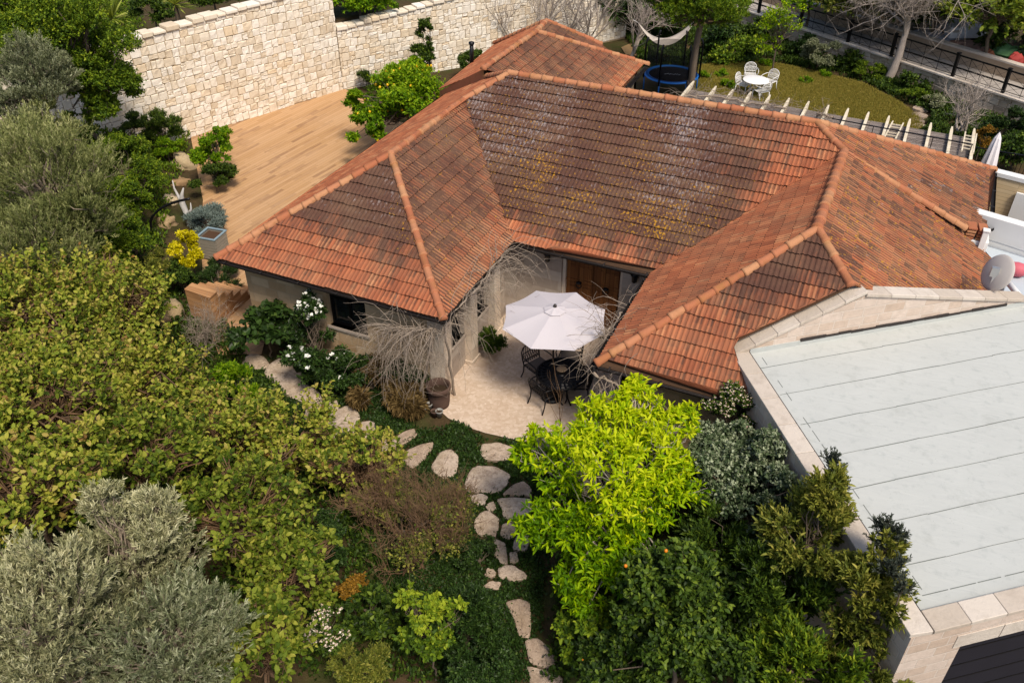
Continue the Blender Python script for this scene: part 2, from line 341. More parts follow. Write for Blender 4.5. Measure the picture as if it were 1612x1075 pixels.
# ================================================================== SETTING
# garden bank boundary (flat courtyard level on its right, hill on its left, seen from the camera)
BOUND = np.array([(-13, 13), (-10.4, 10.2), (-6.4, 6.2), (-4.2, 3.6), (-2.6, 0.6), (-0.4, -1.6), (2.2, -2.9), (5.2, -4.0), (7.6, -5.6), (9.4, -8.0), (10.4, -12), (11, -20)], float)
WALL_P = np.array([(-14.3, -0.2), (-10.4, 10.2), (-7.8, 17.1), (-5.5, 21.4), (1.2, 33.0), (3.5, 37.0)])
def side_dist(x, y, line):
    """signed distance to a polyline, positive on its left when walking along it reversed (hill side)"""
    x = np.asarray(x, float); y = np.asarray(y, float); best = np.full(x.shape, 1e9); sg = np.ones(x.shape)
    for a, b in zip(line[:-1], line[1:]):
        d = b - a; L = d.dot(d); t = np.clip(((x - a[0]) * d[0] + (y - a[1]) * d[1]) / L, 0, 1)
        dx = x - a[0] - t * d[0]; dy = y - a[1] - t * d[1]; q = np.hypot(dx, dy)
        cr = d[0] * (y - a[1]) - d[1] * (x - a[0]); upd = q < best - 1e-9
        best = np.where(upd, q, best); sg = np.where(upd, np.sign(cr), sg)
    return best * sg
def height(x, y):
    d = -side_dist(x, y, BOUND)
    h = 1.5 * sstep(0.0, 4.5, d) + 0.05 * np.maximum(d - 4.5, 0)
    w = side_dist(x, y, WALL_P)
    h = np.where(w > 0.75, 2.6 + 0.02 * w, h)
    h = h + (fbm(np.asarray(x) * 0.8, np.asarray(y) * 0.8) - 0.5) * 0.25 * sstep(0.2, 2.0, d)
    # the lawn garden dips a little towards the road wall; land falls away beyond
    back = sstep(19, 30, y) * (w < 0.75)
    h = h - 0.35 * back
    return h
def hz(x, y): return float(height(np.array(float(x)), np.array(float(y))))
def onhill(u, v, zc):
    z = zc
    for _ in range(30):
        p = G(u, v, z); z = 0.5 * z + 0.5 * (hz(p[0], p[1]) + zc)
    return G(u, v, z)
def groundmat():
    t = NT('soil'); o = t.obj(); n = t.noise(o, 0.7, 6, 0.7); n2 = t.noise(o, 6.0, 6, 0.7)
    c = t.mix(n2, hexc('2c2418'), hexc('5a4a34')); c = t.mix(t.ramp(n, [(0.45, BW(0)), (0.65, BW(0.8))]), c, hexc('36401c'))
    t.bump(n2, 0.8, 0.05); return t.done(c, 0.95, 0.1)
xs = np.concatenate([np.linspace(-260, -31, 14), np.linspace(-30, 45, 176), np.linspace(46, 300, 14)])
ys = np.concatenate([np.linspace(-60, -26, 6), np.linspace(-25, 60, 200), np.linspace(62, 500, 20)])
X, Y = np.meshgrid(xs, ys); Z = height(X, Y) - 0.012
nx, ny = len(xs), len(ys); I = np.arange(nx * ny).reshape(ny, nx)
FF = np.stack([I[:-1, :-1], I[:-1, 1:], I[1:, 1:], I[1:, :-1]], -1).reshape(-1, 4)
tag(np_mesh('ground', np.stack([X, Y, Z], -1).reshape(-1, 3), FF, groundmat(), smooth=True), kind='structure')
def sheet(name, poly, mat, z, seg=None, kind='structure'):
    b = MB(); n = len(poly); b.add([(p[0], p[1], z if np.isscalar(z) else z[i]) for i, p in enumerate(poly)], [tuple(range(n))])
    o = b.build(name, mat); return tag(o, kind=kind)
# courtyard pavement: small limestone tesserae
def patiomat():
    t = NT('limestone_paving'); uv = t.uv()
    v = t.n('TexVoronoi', {'feature': 'DISTANCE_TO_EDGE'}, Vector=uv, Scale=13.0); vc = t.n('TexVoronoi', None, Vector=uv, Scale=13.0)
    sep = t.n('SeparateColor', None, Color=vc.outputs['Color'])
    c = t.ramp(sep.outputs[0], [(0, hexc('b8a490')), (0.5, hexc('c3b09e')), (1, hexc('cdbcab'))])
    n = t.noise(uv, 1.1, 5); c = t.mix(t.ramp(n, [(0.4, BW(0)), (0.75, BW(0.5))]), c, hexc('a9917a'))
    e = t.ramp(v.outputs['Distance'], [(0.0, BW(1)), (0.03, BW(0))])
    c = t.mix(t.math('MULTIPLY', e, 0.35), c, hexc('97846f')); t.bump(t.math('SUBTRACT', t.noise(uv, 30, 4), e), 0.25, 0.01)
    return t.done(c, 0.85, 0.25)
pp = [G(688, 640)[:2], (5.95, 1.0), (5.95, 4.3), (10.6, 4.3), (10.6, 0.2), (11.2, -1.2), (10.9, -2.4)]
arc = [G(u, v)[:2] for u, v in [(905, 712), (870, 703), (830, 696), (800, 690), (765, 682), (730, 671), (705, 658), (694, 648)]]
sheet('courtyard_pavement', pp + arc, patiomat(), 0.012)
# timber deck terrace
d0, d1 = G(421, 276), G(443, 264); deck_rz = math.atan2(d1[1] - d0[1], d1[0] - d0[0])
def deckmat():
    t = NT('deck_board'); uv = t.uv(1, 1, -deck_rz); bk = lambda w, h, off: t.n('TexBrick', {'offset': off}, Vector=uv, Color1=BW(0), Color2=BW(1), Mortar=BW(0.5), Scale=1.0, Mortar_Size=0.004, Mortar_Smooth=0.1, Brick_Width=w, Row_Height=h)
    b1 = bk(3.2, .145, .37); c = t.ramp(b1.outputs['Color'], [(0, hexc('b08a60')), (.4, hexc('b89268')), (1, hexc('bf9a72'))])
    b2 = bk(1.25, .145, .43); mp = t.n('Mapping', None, Vector=uv, Scale=(1.1, 6.9, 1)); g = t.noise(mp, 1.0, 2, .5)
    st = t.math('MULTIPLY', t.ramp(b2.outputs['Color'], [(.66, BW(0)), (.92, BW(1))]), t.ramp(g, [(.36, BW(0)), (.56, BW(.8))]))
    c = t.mix(t.math('MULTIPLY', st, .8), c, hexc('7c5a42')); big = t.noise(uv, .35, 4); c = t.mix(t.ramp(big, [(.4, BW(0)), (.7, BW(.3))]), c, hexc('c0a080'))
    mp2 = t.n('Mapping', None, Vector=uv, Scale=(2, 45, 1)); g2 = t.noise(mp2, 1.0, 4); c = t.mix(t.math('MULTIPLY', g2, .25), c, hexc('8a684a')); c = t.mix(t.math('MULTIPLY', b1.outputs['Fac'], .7), c, hexc('5a4230'))
    t.bump(t.math('SUBTRACT', g2, b1.outputs['Fac']), .3, .01); return t.done(c, .8, .2)
M['deck'] = deckmat()
deck = [(-10.5, 10.3), (-7.85, 17.15), (-6.6, 16.6), (-4.2, 15.0), (-1.2, 14.6), (0.4, 14.2), (0.4, 0.8), (0.9, -0.1), G(345, 560)[:2], G(322, 500)[:2], (-4.6, 4.0), (-6.4, 6.2)]
sheet('timber_deck', deck, M['deck'], 0.03)
# lawn
def lawnmat():
    t = NT('lawn_turf'); o = t.obj(); n = t.noise(o, 0.35, 6, 0.65); n2 = t.noise(o, 9.0, 5, 0.7)
    c = t.ramp(n, [(0.36, hexc('55582a')), (0.47, hexc('726838')), (0.6, hexc('8a7546'))]); c = t.mix(t.math('MULTIPLY', n2, 0.55), c, hexc('4e4a20'))
    t.bump(n2, 0.7, 0.05); return t.done(c, 0.95, 0.1)
lawn_px = [(1092, 150), (1100, 96), (1150, 88), (1230, 92), (1290, 105), (1360, 122), (1420, 155), (1445, 178), (1455, 205), (1450, 240), (1300, 230)]
lawn_poly = [G(u, v, -0.05)[:2] for u, v in lawn_px]; lawn_poly = [p * (1 - t) + q * t for p, q in zip(lawn_poly, lawn_poly[1:] + lawn_poly[:1]) for t in (0, .2, .4, .6, .8)]
def lawn_z(x, y): return hz(x, y) + 0.05
b = MB(); lp = np.array(lawn_poly); cen = lp.mean(0)
# triangulated fan rings so that the sheet follows the ground
K = 18; ring = []
for k in range(K + 1):
    for p in np.repeat(lp, 1, axis=0):
        q = cen + (p - cen) * k / K; ring.append((q[0], q[1], lawn_z(q[0], q[1])))
nl = len(lp); fs = [(k * nl + i, k * nl + (i + 1) % nl, (k + 1) * nl + (i + 1) % nl, (k + 1) * nl + i) for k in range(1, K) for i in range(nl)]
fs += [(0, nl + i, nl + (i + 1) % nl) for i in range(nl)]
fs = [f[::-1] for f in fs]
b.add(ring, fs); tag(b.build('lawn', lawnmat()), kind='structure')
# road behind the lawn
RZ = 0.55
def roadmat():
    t = NT('pale_asphalt'); o = t.obj(); n = t.noise(o, 1.2, 5); n2 = t.noise(o, 30, 3)
    c = t.mix(n, hexc('938c85'), hexc('b8b0a8')); c = t.mix(t.math('MULTIPLY', n2, 0.3), c, hexc('5f5a56')); return t.done(c, 0.9, 0.2)
q0, q1 = G(1195, 25, RZ), G(1640, 172, RZ); rd = nrm((q1 - q0)[:2]); rn_ = np.array([-rd[1], rd[0]])
if rn_[1] < 0: rn_ = -rn_
A0 = q0[:2] - rd * 22; A1 = q1[:2] + rd * 14
far = G(1612, 133, RZ); rw = (far[:2] - q0[:2]).dot(rn_)
sheet('road', [A0 + rn_ * 0.28, A1 + rn_ * 0.28, A1 + rn_ * rw, A0 + rn_ * rw], roadmat(), RZ)
sheet('far_ground', [A0 + rn_ * (rw + 0.3), A1 + rn_ * (rw + 0.3), A1 + rd * 60 + rn_ * 160, A0 - rd * 60 + rn_ * 160], groundmat(), RZ + 0.25)
# ------------------------------------------------------------------ stone walls of separate stones
def stone_face(p0, p1, z0f, z1f, hs=(0.22, 0.42), ws=(0.2, 0.45), depth_=0.016, seed=1, back=0.45, rough=0.020):
    """coursed rubble on the right-hand side of p0->p1; returns verts, quads, rnd"""
    rg = np.random.default_rng(seed); p0 = np.array(p0, float); p1 = np.array(p1, float); d = p1 - p0; L = np.linalg.norm(d); d /= L; n = np.array([d[1], -d[0]])
    V = []; Fq = []; Rn = []
    zlo = min(z0f(0), z0f(L)); zhi = max(z1f(0), z1f(L)); z = zlo
    cz = lambda k, s: .11 * (vnoise(np.array(s * .9 + k * 17.3), np.array(k * 5.1 + seed)) - .5) + .05 * (vnoise(np.array(s * 3.1 + k * 9.3), np.array(k * 2.7 + seed)) - .5)
    def emit(s0, s1, za, zb, kc=0, ft=1.0, fb=1.0):
        sm_ = (s0 + s1) / 2; za = za + float(cz(kc, sm_)) * fb; zb = zb + float(cz(kc + 1, sm_)) * ft; zc0, zc1 = z0f(sm_), z1f(sm_); zb = min(zb, zc1 + rg.uniform(-.03, .05)); za = max(za, zc0 - 0.3)
        if zb - za < 0.06: return
        g = 0.006; off = rg.uniform(0, rough * 1.0); us = (0, .07, .5, .93, 1); base = len(V)
        for j, tv in enumerate(us):
            for i, tu in enumerate(us):
                edge = (i in (0, 4)) + (j in (0, 4))
                bulge = depth_ * (1 if not edge else (0.0)) + (rg.uniform(-rough, rough) * 0.6 if not edge else 0) + off - (0.012 if edge else 0)
                s = s0 + g + (s1 - s0 - 2 * g) * tu + rg.uniform(-.012, .012); zz = za + g + (zb - za - 2 * g) * tv + rg.uniform(-.012, .012)
                V.append((p0[0] + d[0] * s + n[0] * bulge, p0[1] + d[1] * s + n[1] * bulge, zz))
        r_ = rg.random()
        for j in range(4):
            for i in range(4): a = base + j * 5 + i; Fq.append((a, a + 1, a + 6, a + 5)); Rn.append(r_)
    kc = 0
    while z < zhi:
        h = rg.uniform(*hs); s = rg.uniform(-0.3, 0)
        while s < L:
            w = rg.uniform(*ws)
            if rg.random() < 0.30 and h > 0.26: # two thin stones over one another
                k = rg.uniform(.35, .65); emit(max(s, 0), min(s + w, L), z, z + h * k, kc, 0); emit(max(s, 0), min(s + w, L), z + h * k, z + h, kc, 1, 0)
            else: emit(max(s, 0), min(s + w, L), z, z + h, kc)
            s += w
        z += h; kc += 1
    return V, Fq, Rn, d, n, L
M['joint'] = plain('wall_joint', hexc('a08d72'), 0.95, 0.1)
def stone_wall(root, p0, p1, z0f, z1f, seed, mat, thick=0.45, cope=True, hs=(0.22, 0.37), ws=(0.2, 0.43)):
    V, Fq, Rn, d, n, L = stone_face(p0, p1, z0f, z1f, seed=seed, hs=hs, ws=ws)
    rg = np.random.default_rng(seed + 50)
    o = np_mesh('facing', V, Fq, mat, root, {'rnd': Rn})
    # core behind the stones
    m = MB(); k = 12; p0 = np.array(p0, float)
    for i in range(k):
        s0, s1 = L * i / k, L * (i + 1) / k; a = p0 + d * s0; c = p0 + d * s1; off = n * -0.006; bk = -n * thick
        q = [a + off, c + off, c + bk, a + bk]; zz = [z1f(s0) - .05, z1f(s1) - .05, z1f(s1) - .05, z1f(s0) - .05]
        qq = np.array([list(x) for x in q]); area = np.sum(qq[:, 0] * np.roll(qq[:, 1], -1) - qq[:, 1] * np.roll(qq[:, 0], -1))
        m.prism(q, [min(z0f(s0), z0f(s1)) - .3] * 4, zz)
    m.build('core', M['joint'], root)
    if cope:
        cb = MB(); s = 0.0
        while s < L:
            w = rg.uniform(.35, .6); a = p0 + d * (s + .01); c = p0 + d * min(s + w - .01, L); z = z1f(s + w / 2)
            q = [a + n * .09, c + n * .09, c - n * (thick + .03), a - n * (thick + .03)]
            cb.prism(q, z - .04, z + rg.uniform(.06, .16)); s += w
        cb.build('coping', mat, root, 0.03)
WZ = lambda pix, a, b: None
wa, wb, wc, wd = WALL_P[0], WALL_P[1], WALL_P[2], WALL_P[4]
def wall_top(u, v, a, b):
    p = unproj(u, v, plane3((*a, 0), (*b, 0), (*b, 1))); return p
tA = wall_top(215, 62, wb, wc); tB = wall_top(510, -22, wb, wc)
La = np.linalg.norm(wc - wa)
def lin(pa, pb, org):
    sa, sb = np.linalg.norm(pa[:2] - org), np.linalg.norm(pb[:2] - org); k = (pb[2] - pa[2]) / (sb - sa); return lambda s: pa[2] + (s - sa) * k
# tall western length, from well behind the trees to the step
dwl = nrm(wc - wb); w_start = wb - dwl * 9.0
tw = thing('stone_wall', 'tall pale rubble stone wall rising behind the timber deck', 'wall', (*wb, 0))
tw.location = (0, 0, 0)
topT = lin(tA, tB, w_start)
p_step = wall_top(540, 142, wb, wc)[:2] 
stone_wall(tw, w_start, p_step, lambda s: 0.0 if s > 9 else 1.2 * (1 - s / 9), topT, 5, M['rubble'])
lw = thing('stone_wall', 'lower length of pale stone wall beyond the step, behind the lemon tree', 'wall')
le = wall_top(552, 146, wb, wc)[:2]
# second length bends a little: through the point behind the roof top
l_end = G(985, 50, 0)[:2]
tC = unproj(535, 47, plane3((*p_step, 0), (*l_end, 0), (*l_end, 1))); tD = unproj(655, 14, plane3((*p_step, 0), (*l_end, 0), (*l_end, 1)))
topL = lin(tC, tD, p_step)
stone_wall(lw, p_step + nrm(l_end - p_step) * 0.02, l_end, lambda s: -0.3, topL, 9, M['rubble'])
# retaining wall of the road
rw_t = thing('retaining_wall', 'low old stone wall below the black road fence', 'wall')
stone_wall(rw_t, A0, A1, lambda s: -0.8, lambda s: RZ + 0.02, 21, M['ret'], 0.28, False, (0.22, 0.34), (0.3, 0.6))
kb = MB(); dd = rd
for i in range(60):
    a = A0 + dd * (i * np.linalg.norm(A1 - A0) / 60 + .01); c = A0 + dd * ((i + 1) * np.linalg.norm(A1 - A0) / 60 - .01)
    kb.prism([a - rn_ * .12, c - rn_ * .12, c + rn_ * .28, a + rn_ * .28], RZ + .02, RZ + .09)
kb.build('coping', M['coping'], rw_t)
# low rendered wall on the far side of the road
fw = thing('roadside_wall', 'low tan rendered wall along the far side of the road', 'wall')
mb = MB(); mb.prism([A0 + rn_ * rw, A1 + rn_ * rw, A1 + rn_ * (rw + .25), A0 + rn_ * (rw + .25)], RZ - .3, RZ + .62); mb.build('wall_body', plain('tan_render', hexc('a08d78'), 0.9, 0.1, 0, 0.3, 1.2), fw)
mb = MB(); mb.prism([A0 + rn_ * (rw - .05), A1 + rn_ * (rw - .05), A1 + rn_ * (rw + .3), A0 + rn_ * (rw + .3)], RZ + .622, RZ + .70); mb.build('coping', M['coping'], fw)
# ------------------------------------------------------------------ roof tiles
CRS = 0.325; RIB = 0.108
class Roof:
    def __init__(s): s.V = []; s.F = []; s.A = {'rnd': [], 'dark': [], 'white': [], 'yellow': []}; s.UV = []; s.n = 0
    def face(s, pts, field, seed=0):
        rg = np.random.default_rng(seed); P = np.array(pts, float); c = P.mean(0)
        n = np.zeros(3)
        for i in range(len(P)): n += np.cross(P[i] - c, P[(i + 1) % len(P)] - c)
        n = nrm(n); n = n if n[2] > 0 else -n
        ed = nrm(np.array([0, 0, 1.0]) - n * n[2]); es = np.cross(ed, n)
        S = (P - c) @ es; D = (P - c) @ ed; D0 = D.min(); D1 = D.max(); S0 = S.min()
        def rng_at(d):
            d = min(max(d, D0 + 1e-4), D1 - 1e-4); xs_ = []
            for i in range(len(P)):
                a, b_ = D[i], D[(i + 1) % len(P)]
                if (a - d) * (b_ - d) <= 0 and a != b_: t = (d - a) / (b_ - a); xs_.append(S[i] + t * (S[(i + 1) % len(P)] - S[i]))
            return min(xs_), max(xs_)
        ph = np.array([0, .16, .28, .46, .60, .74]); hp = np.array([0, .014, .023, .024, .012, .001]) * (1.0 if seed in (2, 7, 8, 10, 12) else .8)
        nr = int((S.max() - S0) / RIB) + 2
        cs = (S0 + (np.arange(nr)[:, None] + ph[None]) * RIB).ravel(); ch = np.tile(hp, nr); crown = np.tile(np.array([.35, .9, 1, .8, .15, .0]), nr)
        k = 0; d = D0
        while d < D1 - 0.03:
            dn = min(d + CRS, D1); tile = np.floor((cs - S0) / (2 * RIB) + 0.5 * (k % 2)).astype(int)
            lift = rg.normal(0, .005, tile.max() + 2)[tile]; rib_ = np.floor((cs - S0) / RIB).astype(int); rrb = rg.random(rib_.max() + 2)[rib_]; trn = rg.random(tile.max() + 2)[tile] * .55 + rrb * .45
            sl = rg.normal(0, .006, tile.max() + 2)[tile]
            lf = .45 if seed in (3, 5, 11, 13) else 1.0; rows = [(d - .008, .020 * lf + lift * lf, 1), (d - .014, .043 * lf + lift * lf, 1), (d + CRS * .45, .024 * lf + lift * .5 * lf, 1), (dn + .045, -.002, 1)]
            base = s.n; W_ = len(cs); inside = []
            for dd_, hh, kk in rows:
                a, b_ = rng_at(dd_); sc = np.clip(cs, a, b_); inside.append((cs > a - RIB * .4) & (cs < b_ + RIB * .4))
                dv = np.where((dd_ > D1), D1, dd_) + (sl if dd_ < d else 0)
                p = c + sc[:, None] * es + np.asarray(dv)[..., None] * ed + (hh + ch)[:, None] * n if np.ndim(dv) else c + sc[:, None] * es + dv * ed + (hh + ch)[:, None] * n
                s.V.append(p); s.UV.append(np.stack([cs + seed * 13.7, np.full(W_, dd_ + seed * 7.3)], 1)); s.n += W_
            for r_ in range(3):
                ok = (inside[r_][:-1] | inside[r_ + 1][:-1]) & (inside[r_][1:] | inside[r_ + 1][1:])
                i = np.nonzero(ok)[0]; a = base + r_ * W_ + i
                s.F.append(np.stack([a, a + 1, a + 1 + W_, a + W_], 1))
                sm = cs[i] + RIB * .08; pw = c + sm[:, None] * es + (d + CRS * .5) * ed
                dk, wh, ye = field(pw[:, 0], pw[:, 1], pw[:, 2], trn[i])
                s.A['rnd'].append(np.clip(.5 + (trn[i] - .5) * .9 + (.75 * (crown[i] - .45) if seed in (2, 7, 8, 10, 12) else .2 * (crown[i] - .4)), 0, 1)); s.A['dark'].append(dk * np.ones(len(i)) + (.62 if seed in (2, 7, 8, 10, 12) else .24) * (1 - crown[i]) * (.35 + rrb[i]) + (.25 * (lf > .9) if r_ == 0 else .12 * (rrb[i] > .7) * (r_ == 2))); s.A['white'].append(wh * np.ones(len(i)) + (.07 if r_ == 2 else -.03)); s.A['yellow'].append(ye * np.ones(len(i)))  # groove dirt and shade, lip-gap shade and lit crests put into tile colour
            d += CRS; k += 1
    def build(s, parent):
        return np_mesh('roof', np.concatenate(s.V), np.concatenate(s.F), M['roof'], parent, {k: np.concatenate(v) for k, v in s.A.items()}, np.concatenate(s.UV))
def ridge(parent, a, b, r=0.115, over=0.0, seed=0, step=0.36, lift=0.0):
    """half-round ridge tiles lapped along a->b (a low end)"""
    rg = np.random.default_rng(seed + 100); a = np.array(a, float); b = np.array(b, float); a[2] += lift; b[2] += lift; d = b - a; L = np.linalg.norm(d); x = d / L
    y = nrm(np.cross([0, 0, 1.0], x)); z = np.cross(x, y); k = max(1, int(round(L / step))); st = L / k; mb = MB(); N = 9
    for i in range(k):
        o = a + x * (i * st) + y * rg.normal(0, .006) + z * rg.normal(0, .004); prof = [(-.035, r * 1.16), (.03, r * 1.16), (.045, r * 1.04), (st + .01, r * .93)]
        vs = []
        for t, rr in prof:
            for q in range(N): an = math.pi * (q / (N - 1)) * 1.24 - math.pi * .12; vs.append(o + x * t + y * (math.cos(an) * rr) + z * (math.sin(an) * rr * .95 - .012))
        fs = [(j * N + q, j * N + q + 1, (j + 1) * N + q + 1, (j + 1) * N + q) for j in range(3) for q in range(N - 1)]
        fs.append(tuple(range(N))[::-1]); mb.add(vs, fs, None, True)
    return mb.build('ridge', M['cap'], parent)
E_ = 2.7
def h3(x, y, z): return np.array([x, y, z + E_])
hA = h3(0, 0, 0); hB = h3(6.4, 0, 0); hC = h3(3.2, 3.4, 1.957); hD = h3(6.4, 3.8031, 0); h5 = h3(3.2, 7.47, 1.957); h6 = h3(4.13, 8.54, 2.527); h7 = h3(12.77, 8.54, 2.527)
hR = h3(10.1, 3.8031, 0); h9 = h3(13.62, 7.86, 2.166); h10 = h3(13.62, 3.571, 2.166); hS = h3(10.1, -.096, 0); hT = h3(17.15, -.1, 0)
house = thing('tiled_house', 'stone house with hipped orange tile roofs around a small courtyard', 'house', (8.0, 6.0, 0)); house.location = (0, 0, 0)
RF = Roof(); N01 = lambda x, y, k=1.0: fbm(np.asarray(x) * k, np.asarray(y) * k)
def f_front(x, y, z, r):
    up = (z - E_) / 1.96; n = N01(x + 3, y, 1.1) - .5
    return np.clip(.25 + 1.0 * sstep(.22, .62, up + n * .45), 0, 1), .72 + .2 * sstep(.3, .6, up), 0.55 + .48 * sstep(3.2, 5.6, x + y * .3 + n * 2) * sstep(.15, .5, up)
def f_least(x, y, z, r):
    n = N01(x, y, .9); return np.clip(.55 + .5 * (n - .5) - .25 * sstep(5.2, 6.3, x), 0, 1), .72 + .15 * n, .86
def f_west(x, y, z, r): return .0 + .15 * N01(x, y, .6), .3, .4
def f_main(x, y, z, r):
    up = (z - E_) / 2.53; n = N01(x, y, 1.3) - .5
    clean = np.maximum(sstep(.20, .02, up + n * .2), sstep(10.0, 13.2, x + n * 3.2 + up * .3))
    wh = .84 + .18 * sstep(1.8, 0, np.abs(x - 11.0 + up * 1.5)) * sstep(.2, .4, up) + .15 * sstep(3.5, 0, np.abs(x - 5.0)) * sstep(.3, .6, up)
    return np.clip(1.2 - 1.08 * clean + n * .3, 0, 1.2), np.clip(wh + .07 + .3 * (fbm(x * 1.1 + 40, y * .5) - .5) - .6 * clean, 0, 1.15), np.clip(.88 + .16 * sstep(.8, .1, up + n) - .3 * clean, 0, 1.1)
def f_rwest(x, y, z, r): n = N01(x, y, .9); return np.clip(.14 + .5 * (n - .45), 0, .5), .3, .5
def f_rfront(x, y, z, r):
    up = (z - E_) / 2.17; n = N01(x, y, 1.0) - .5; return np.clip(.35 + .5 * sstep(.25, .8, up + n * .5) + n * .6, 0, 1), .5, .55
def f_re(x, y, z, r): n = N01(x + 9, y, .8); return np.clip(.34 + .5 * (n - .4) + .15 * (r > .6) - .2 * (r < .15), 0, 1), .80 + .12 * (r > .8) * sstep(.4, .6, n), .93
def f_e1(x, y, z, r): n = N01(x + 19, y, .8); return np.clip(.32 + .5 * (n - .4) + .2 * (r > .6), 0, 1), .72 + .36 * (r > .72) * sstep(.35, .55, n), .90
def f_north(x, y, z, r): n = N01(x, y + 30, .9); return np.clip(.55 + .5 * (n - .5) - .3 * sstep(4.6, 5.4, x), 0, 1), .62, .82
n0 = h3(2.45, 10.3, 1.86); n1 = h3(2.48, 14.45, 1.86); n2 = h3(2.3, 15.8, 1.84); nNE = h3(5.55, 18.14, 0); nNW = h3(-.81, 17.97, 0); nSW = h3(-.35, 12.4, 0)
plN = plane3(n0 + [0, 0, 0], n1, n1 + np.array([1.0, 0, -.6])); nK = unproj(946, 70, plN); nL = unproj(958, 83, plN)
hNE = h3(17.64, 13.57, 0); hE1 = h3(17.57, 9.65, 0.03); plE1 = plane3(h7, hNE, h3(17.57, 10.9, 0)); hB2 = unproj(1518, 360, plE1)
plE2 = plane3(h9, h10, hT); e2a = unproj(1523, 367, plE2); e2b = unproj(1560, 411, plE2); e2c = h3(17.75, -.1, -.369)
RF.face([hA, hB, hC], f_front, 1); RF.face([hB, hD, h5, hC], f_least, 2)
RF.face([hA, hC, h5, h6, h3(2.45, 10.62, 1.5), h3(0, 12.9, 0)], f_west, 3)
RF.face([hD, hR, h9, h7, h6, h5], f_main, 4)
# the garage gable stands in this roof: its tiles stop at the gable's back and at the garage's west face
GZ = 3.05; gNW, gSW = G(1176, 557, GZ)[:2], G(1447, 970, GZ)[:2]
gs = nrm(G(1612, 930, GZ)[:2] - gSW); gn = nrm(G(1600, 483, GZ)[:2] - gNW); gw = nrm(gSW - gNW); gout = -np.array([-gw[1], gw[0]]) if -gw[1] > 0 else np.array([-gw[1], gw[0]])
PW = 0.33; gback = np.array([-gn[1], gn[0]]); cutc = gNW + gout * (PW + .0) - gn * 0
def on_plane(pl, xy): return np.array([xy[0], xy[1], -(pl[0] * xy[0] + pl[1] * xy[1] + pl[3]) / pl[2]])
def cross2(p, d, q, e): k = ((q[0] - p[0]) * e[1] - (q[1] - p[1]) * e[0]) / (d[0] * e[1] - d[1] * e[0]); return p + d * k
plF = plane3(hS, hT, h10); gb0 = gNW + gback * .13
cW = cross2(gNW + gout * PW, gw, np.array([0, -.1]), np.array([1.0, 0])); cC = cross2(gNW + gout * PW, gw, gb0, gn); cH = cross2(gb0, gn, h10[:2], (hT - h10)[:2]); cE = cross2(gb0, gn, e2b[:2], np.array([0, 1.0]))
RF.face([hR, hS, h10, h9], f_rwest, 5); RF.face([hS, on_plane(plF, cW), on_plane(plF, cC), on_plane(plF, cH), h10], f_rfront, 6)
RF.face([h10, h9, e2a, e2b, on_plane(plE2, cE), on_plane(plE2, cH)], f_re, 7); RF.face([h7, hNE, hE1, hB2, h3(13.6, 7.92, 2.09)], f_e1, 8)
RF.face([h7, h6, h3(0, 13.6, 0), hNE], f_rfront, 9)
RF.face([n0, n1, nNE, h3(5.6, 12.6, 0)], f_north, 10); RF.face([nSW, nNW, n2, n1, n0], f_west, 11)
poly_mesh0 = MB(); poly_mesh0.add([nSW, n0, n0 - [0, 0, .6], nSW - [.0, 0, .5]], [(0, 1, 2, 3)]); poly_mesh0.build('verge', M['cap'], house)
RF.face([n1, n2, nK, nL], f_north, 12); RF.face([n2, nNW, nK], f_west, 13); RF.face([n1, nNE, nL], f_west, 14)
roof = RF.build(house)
for i, (a, b_) in enumerate([(hA, hC), (hB, hC), (hC, h5), (h5, h6), (h6, h7), (h9, h7), (h10, h9), (hS, h10), (on_plane(plE2, cH), h10), (hNE, h7), (hB2, h3(13.5, 7.98, 2.13)), (n0, n1), (n1, n2), (nNE, n1), (nNW, n2), (nK, n2), (h3(2.2, 10.7, 1.4), h6)]):
    ridge(roof, a, b_, 0.115 if i == 6 else 0.092, seed=i, lift=0.035)
# eaves: fascia board with a dark half-round gutter
def gutter(a, b, out):
    a = np.array(a, float); b = np.array(b, float); o = np.array(out, float); mb = MB(); d = nrm(b - a)
    mb.bar(a - np.array([0, 0, .10]) - o * .06, b - np.array([0, 0, .10]) - o * .06, .03, .16)
    N = 7; vs = []; pr = []
    for p in (a, b):
        for q in range(N): an = math.pi + math.pi * q / (N - 1); vs.append(p + o * (.05 + .062 * math.cos(an)) + np.array([0, 0, -.035 + .062 * math.sin(an)]))
    fs = [(q, q + 1, N + q + 1, N + q) for q in range(N - 1)] + [(N + q, N + q + 1, q + 1, q) for q in range(N - 1)]
    mb.add(vs, fs)
    L = np.linalg.norm(b - a)
    for k in range(int(L / 1.1) + 1): p = a + d * min(.3 + k * 1.1, L - .05); mb.bar(p + o * .115 + np.array([0, 0, -.03]), p - o * .03 + np.array([0, 0, -.02]), .03, .012)
    mb.build('gutter', M['gutter'], roof)
gutter(hA, hB, (0, -1, 0)); gutter(hB, hD, (1, 0, 0)); gutter(hD, hR, (0, -1, 0)); gutter(hR, hS, (-1, 0, 0)); gutter(hS, h3(cW[0] - .02, -.1, 0), (0, -1, 0)); gutter(hA, h3(0, 12.9, 0), (-1, 0, 0))
gutter(hE1, hNE, (1, 0, 0)); gutter(nNE, h3(5.6, 13.5, 0), (1, 0, 0)); gutter(e2a, e2b, nrm(np.array([1.0, .6, 0])))
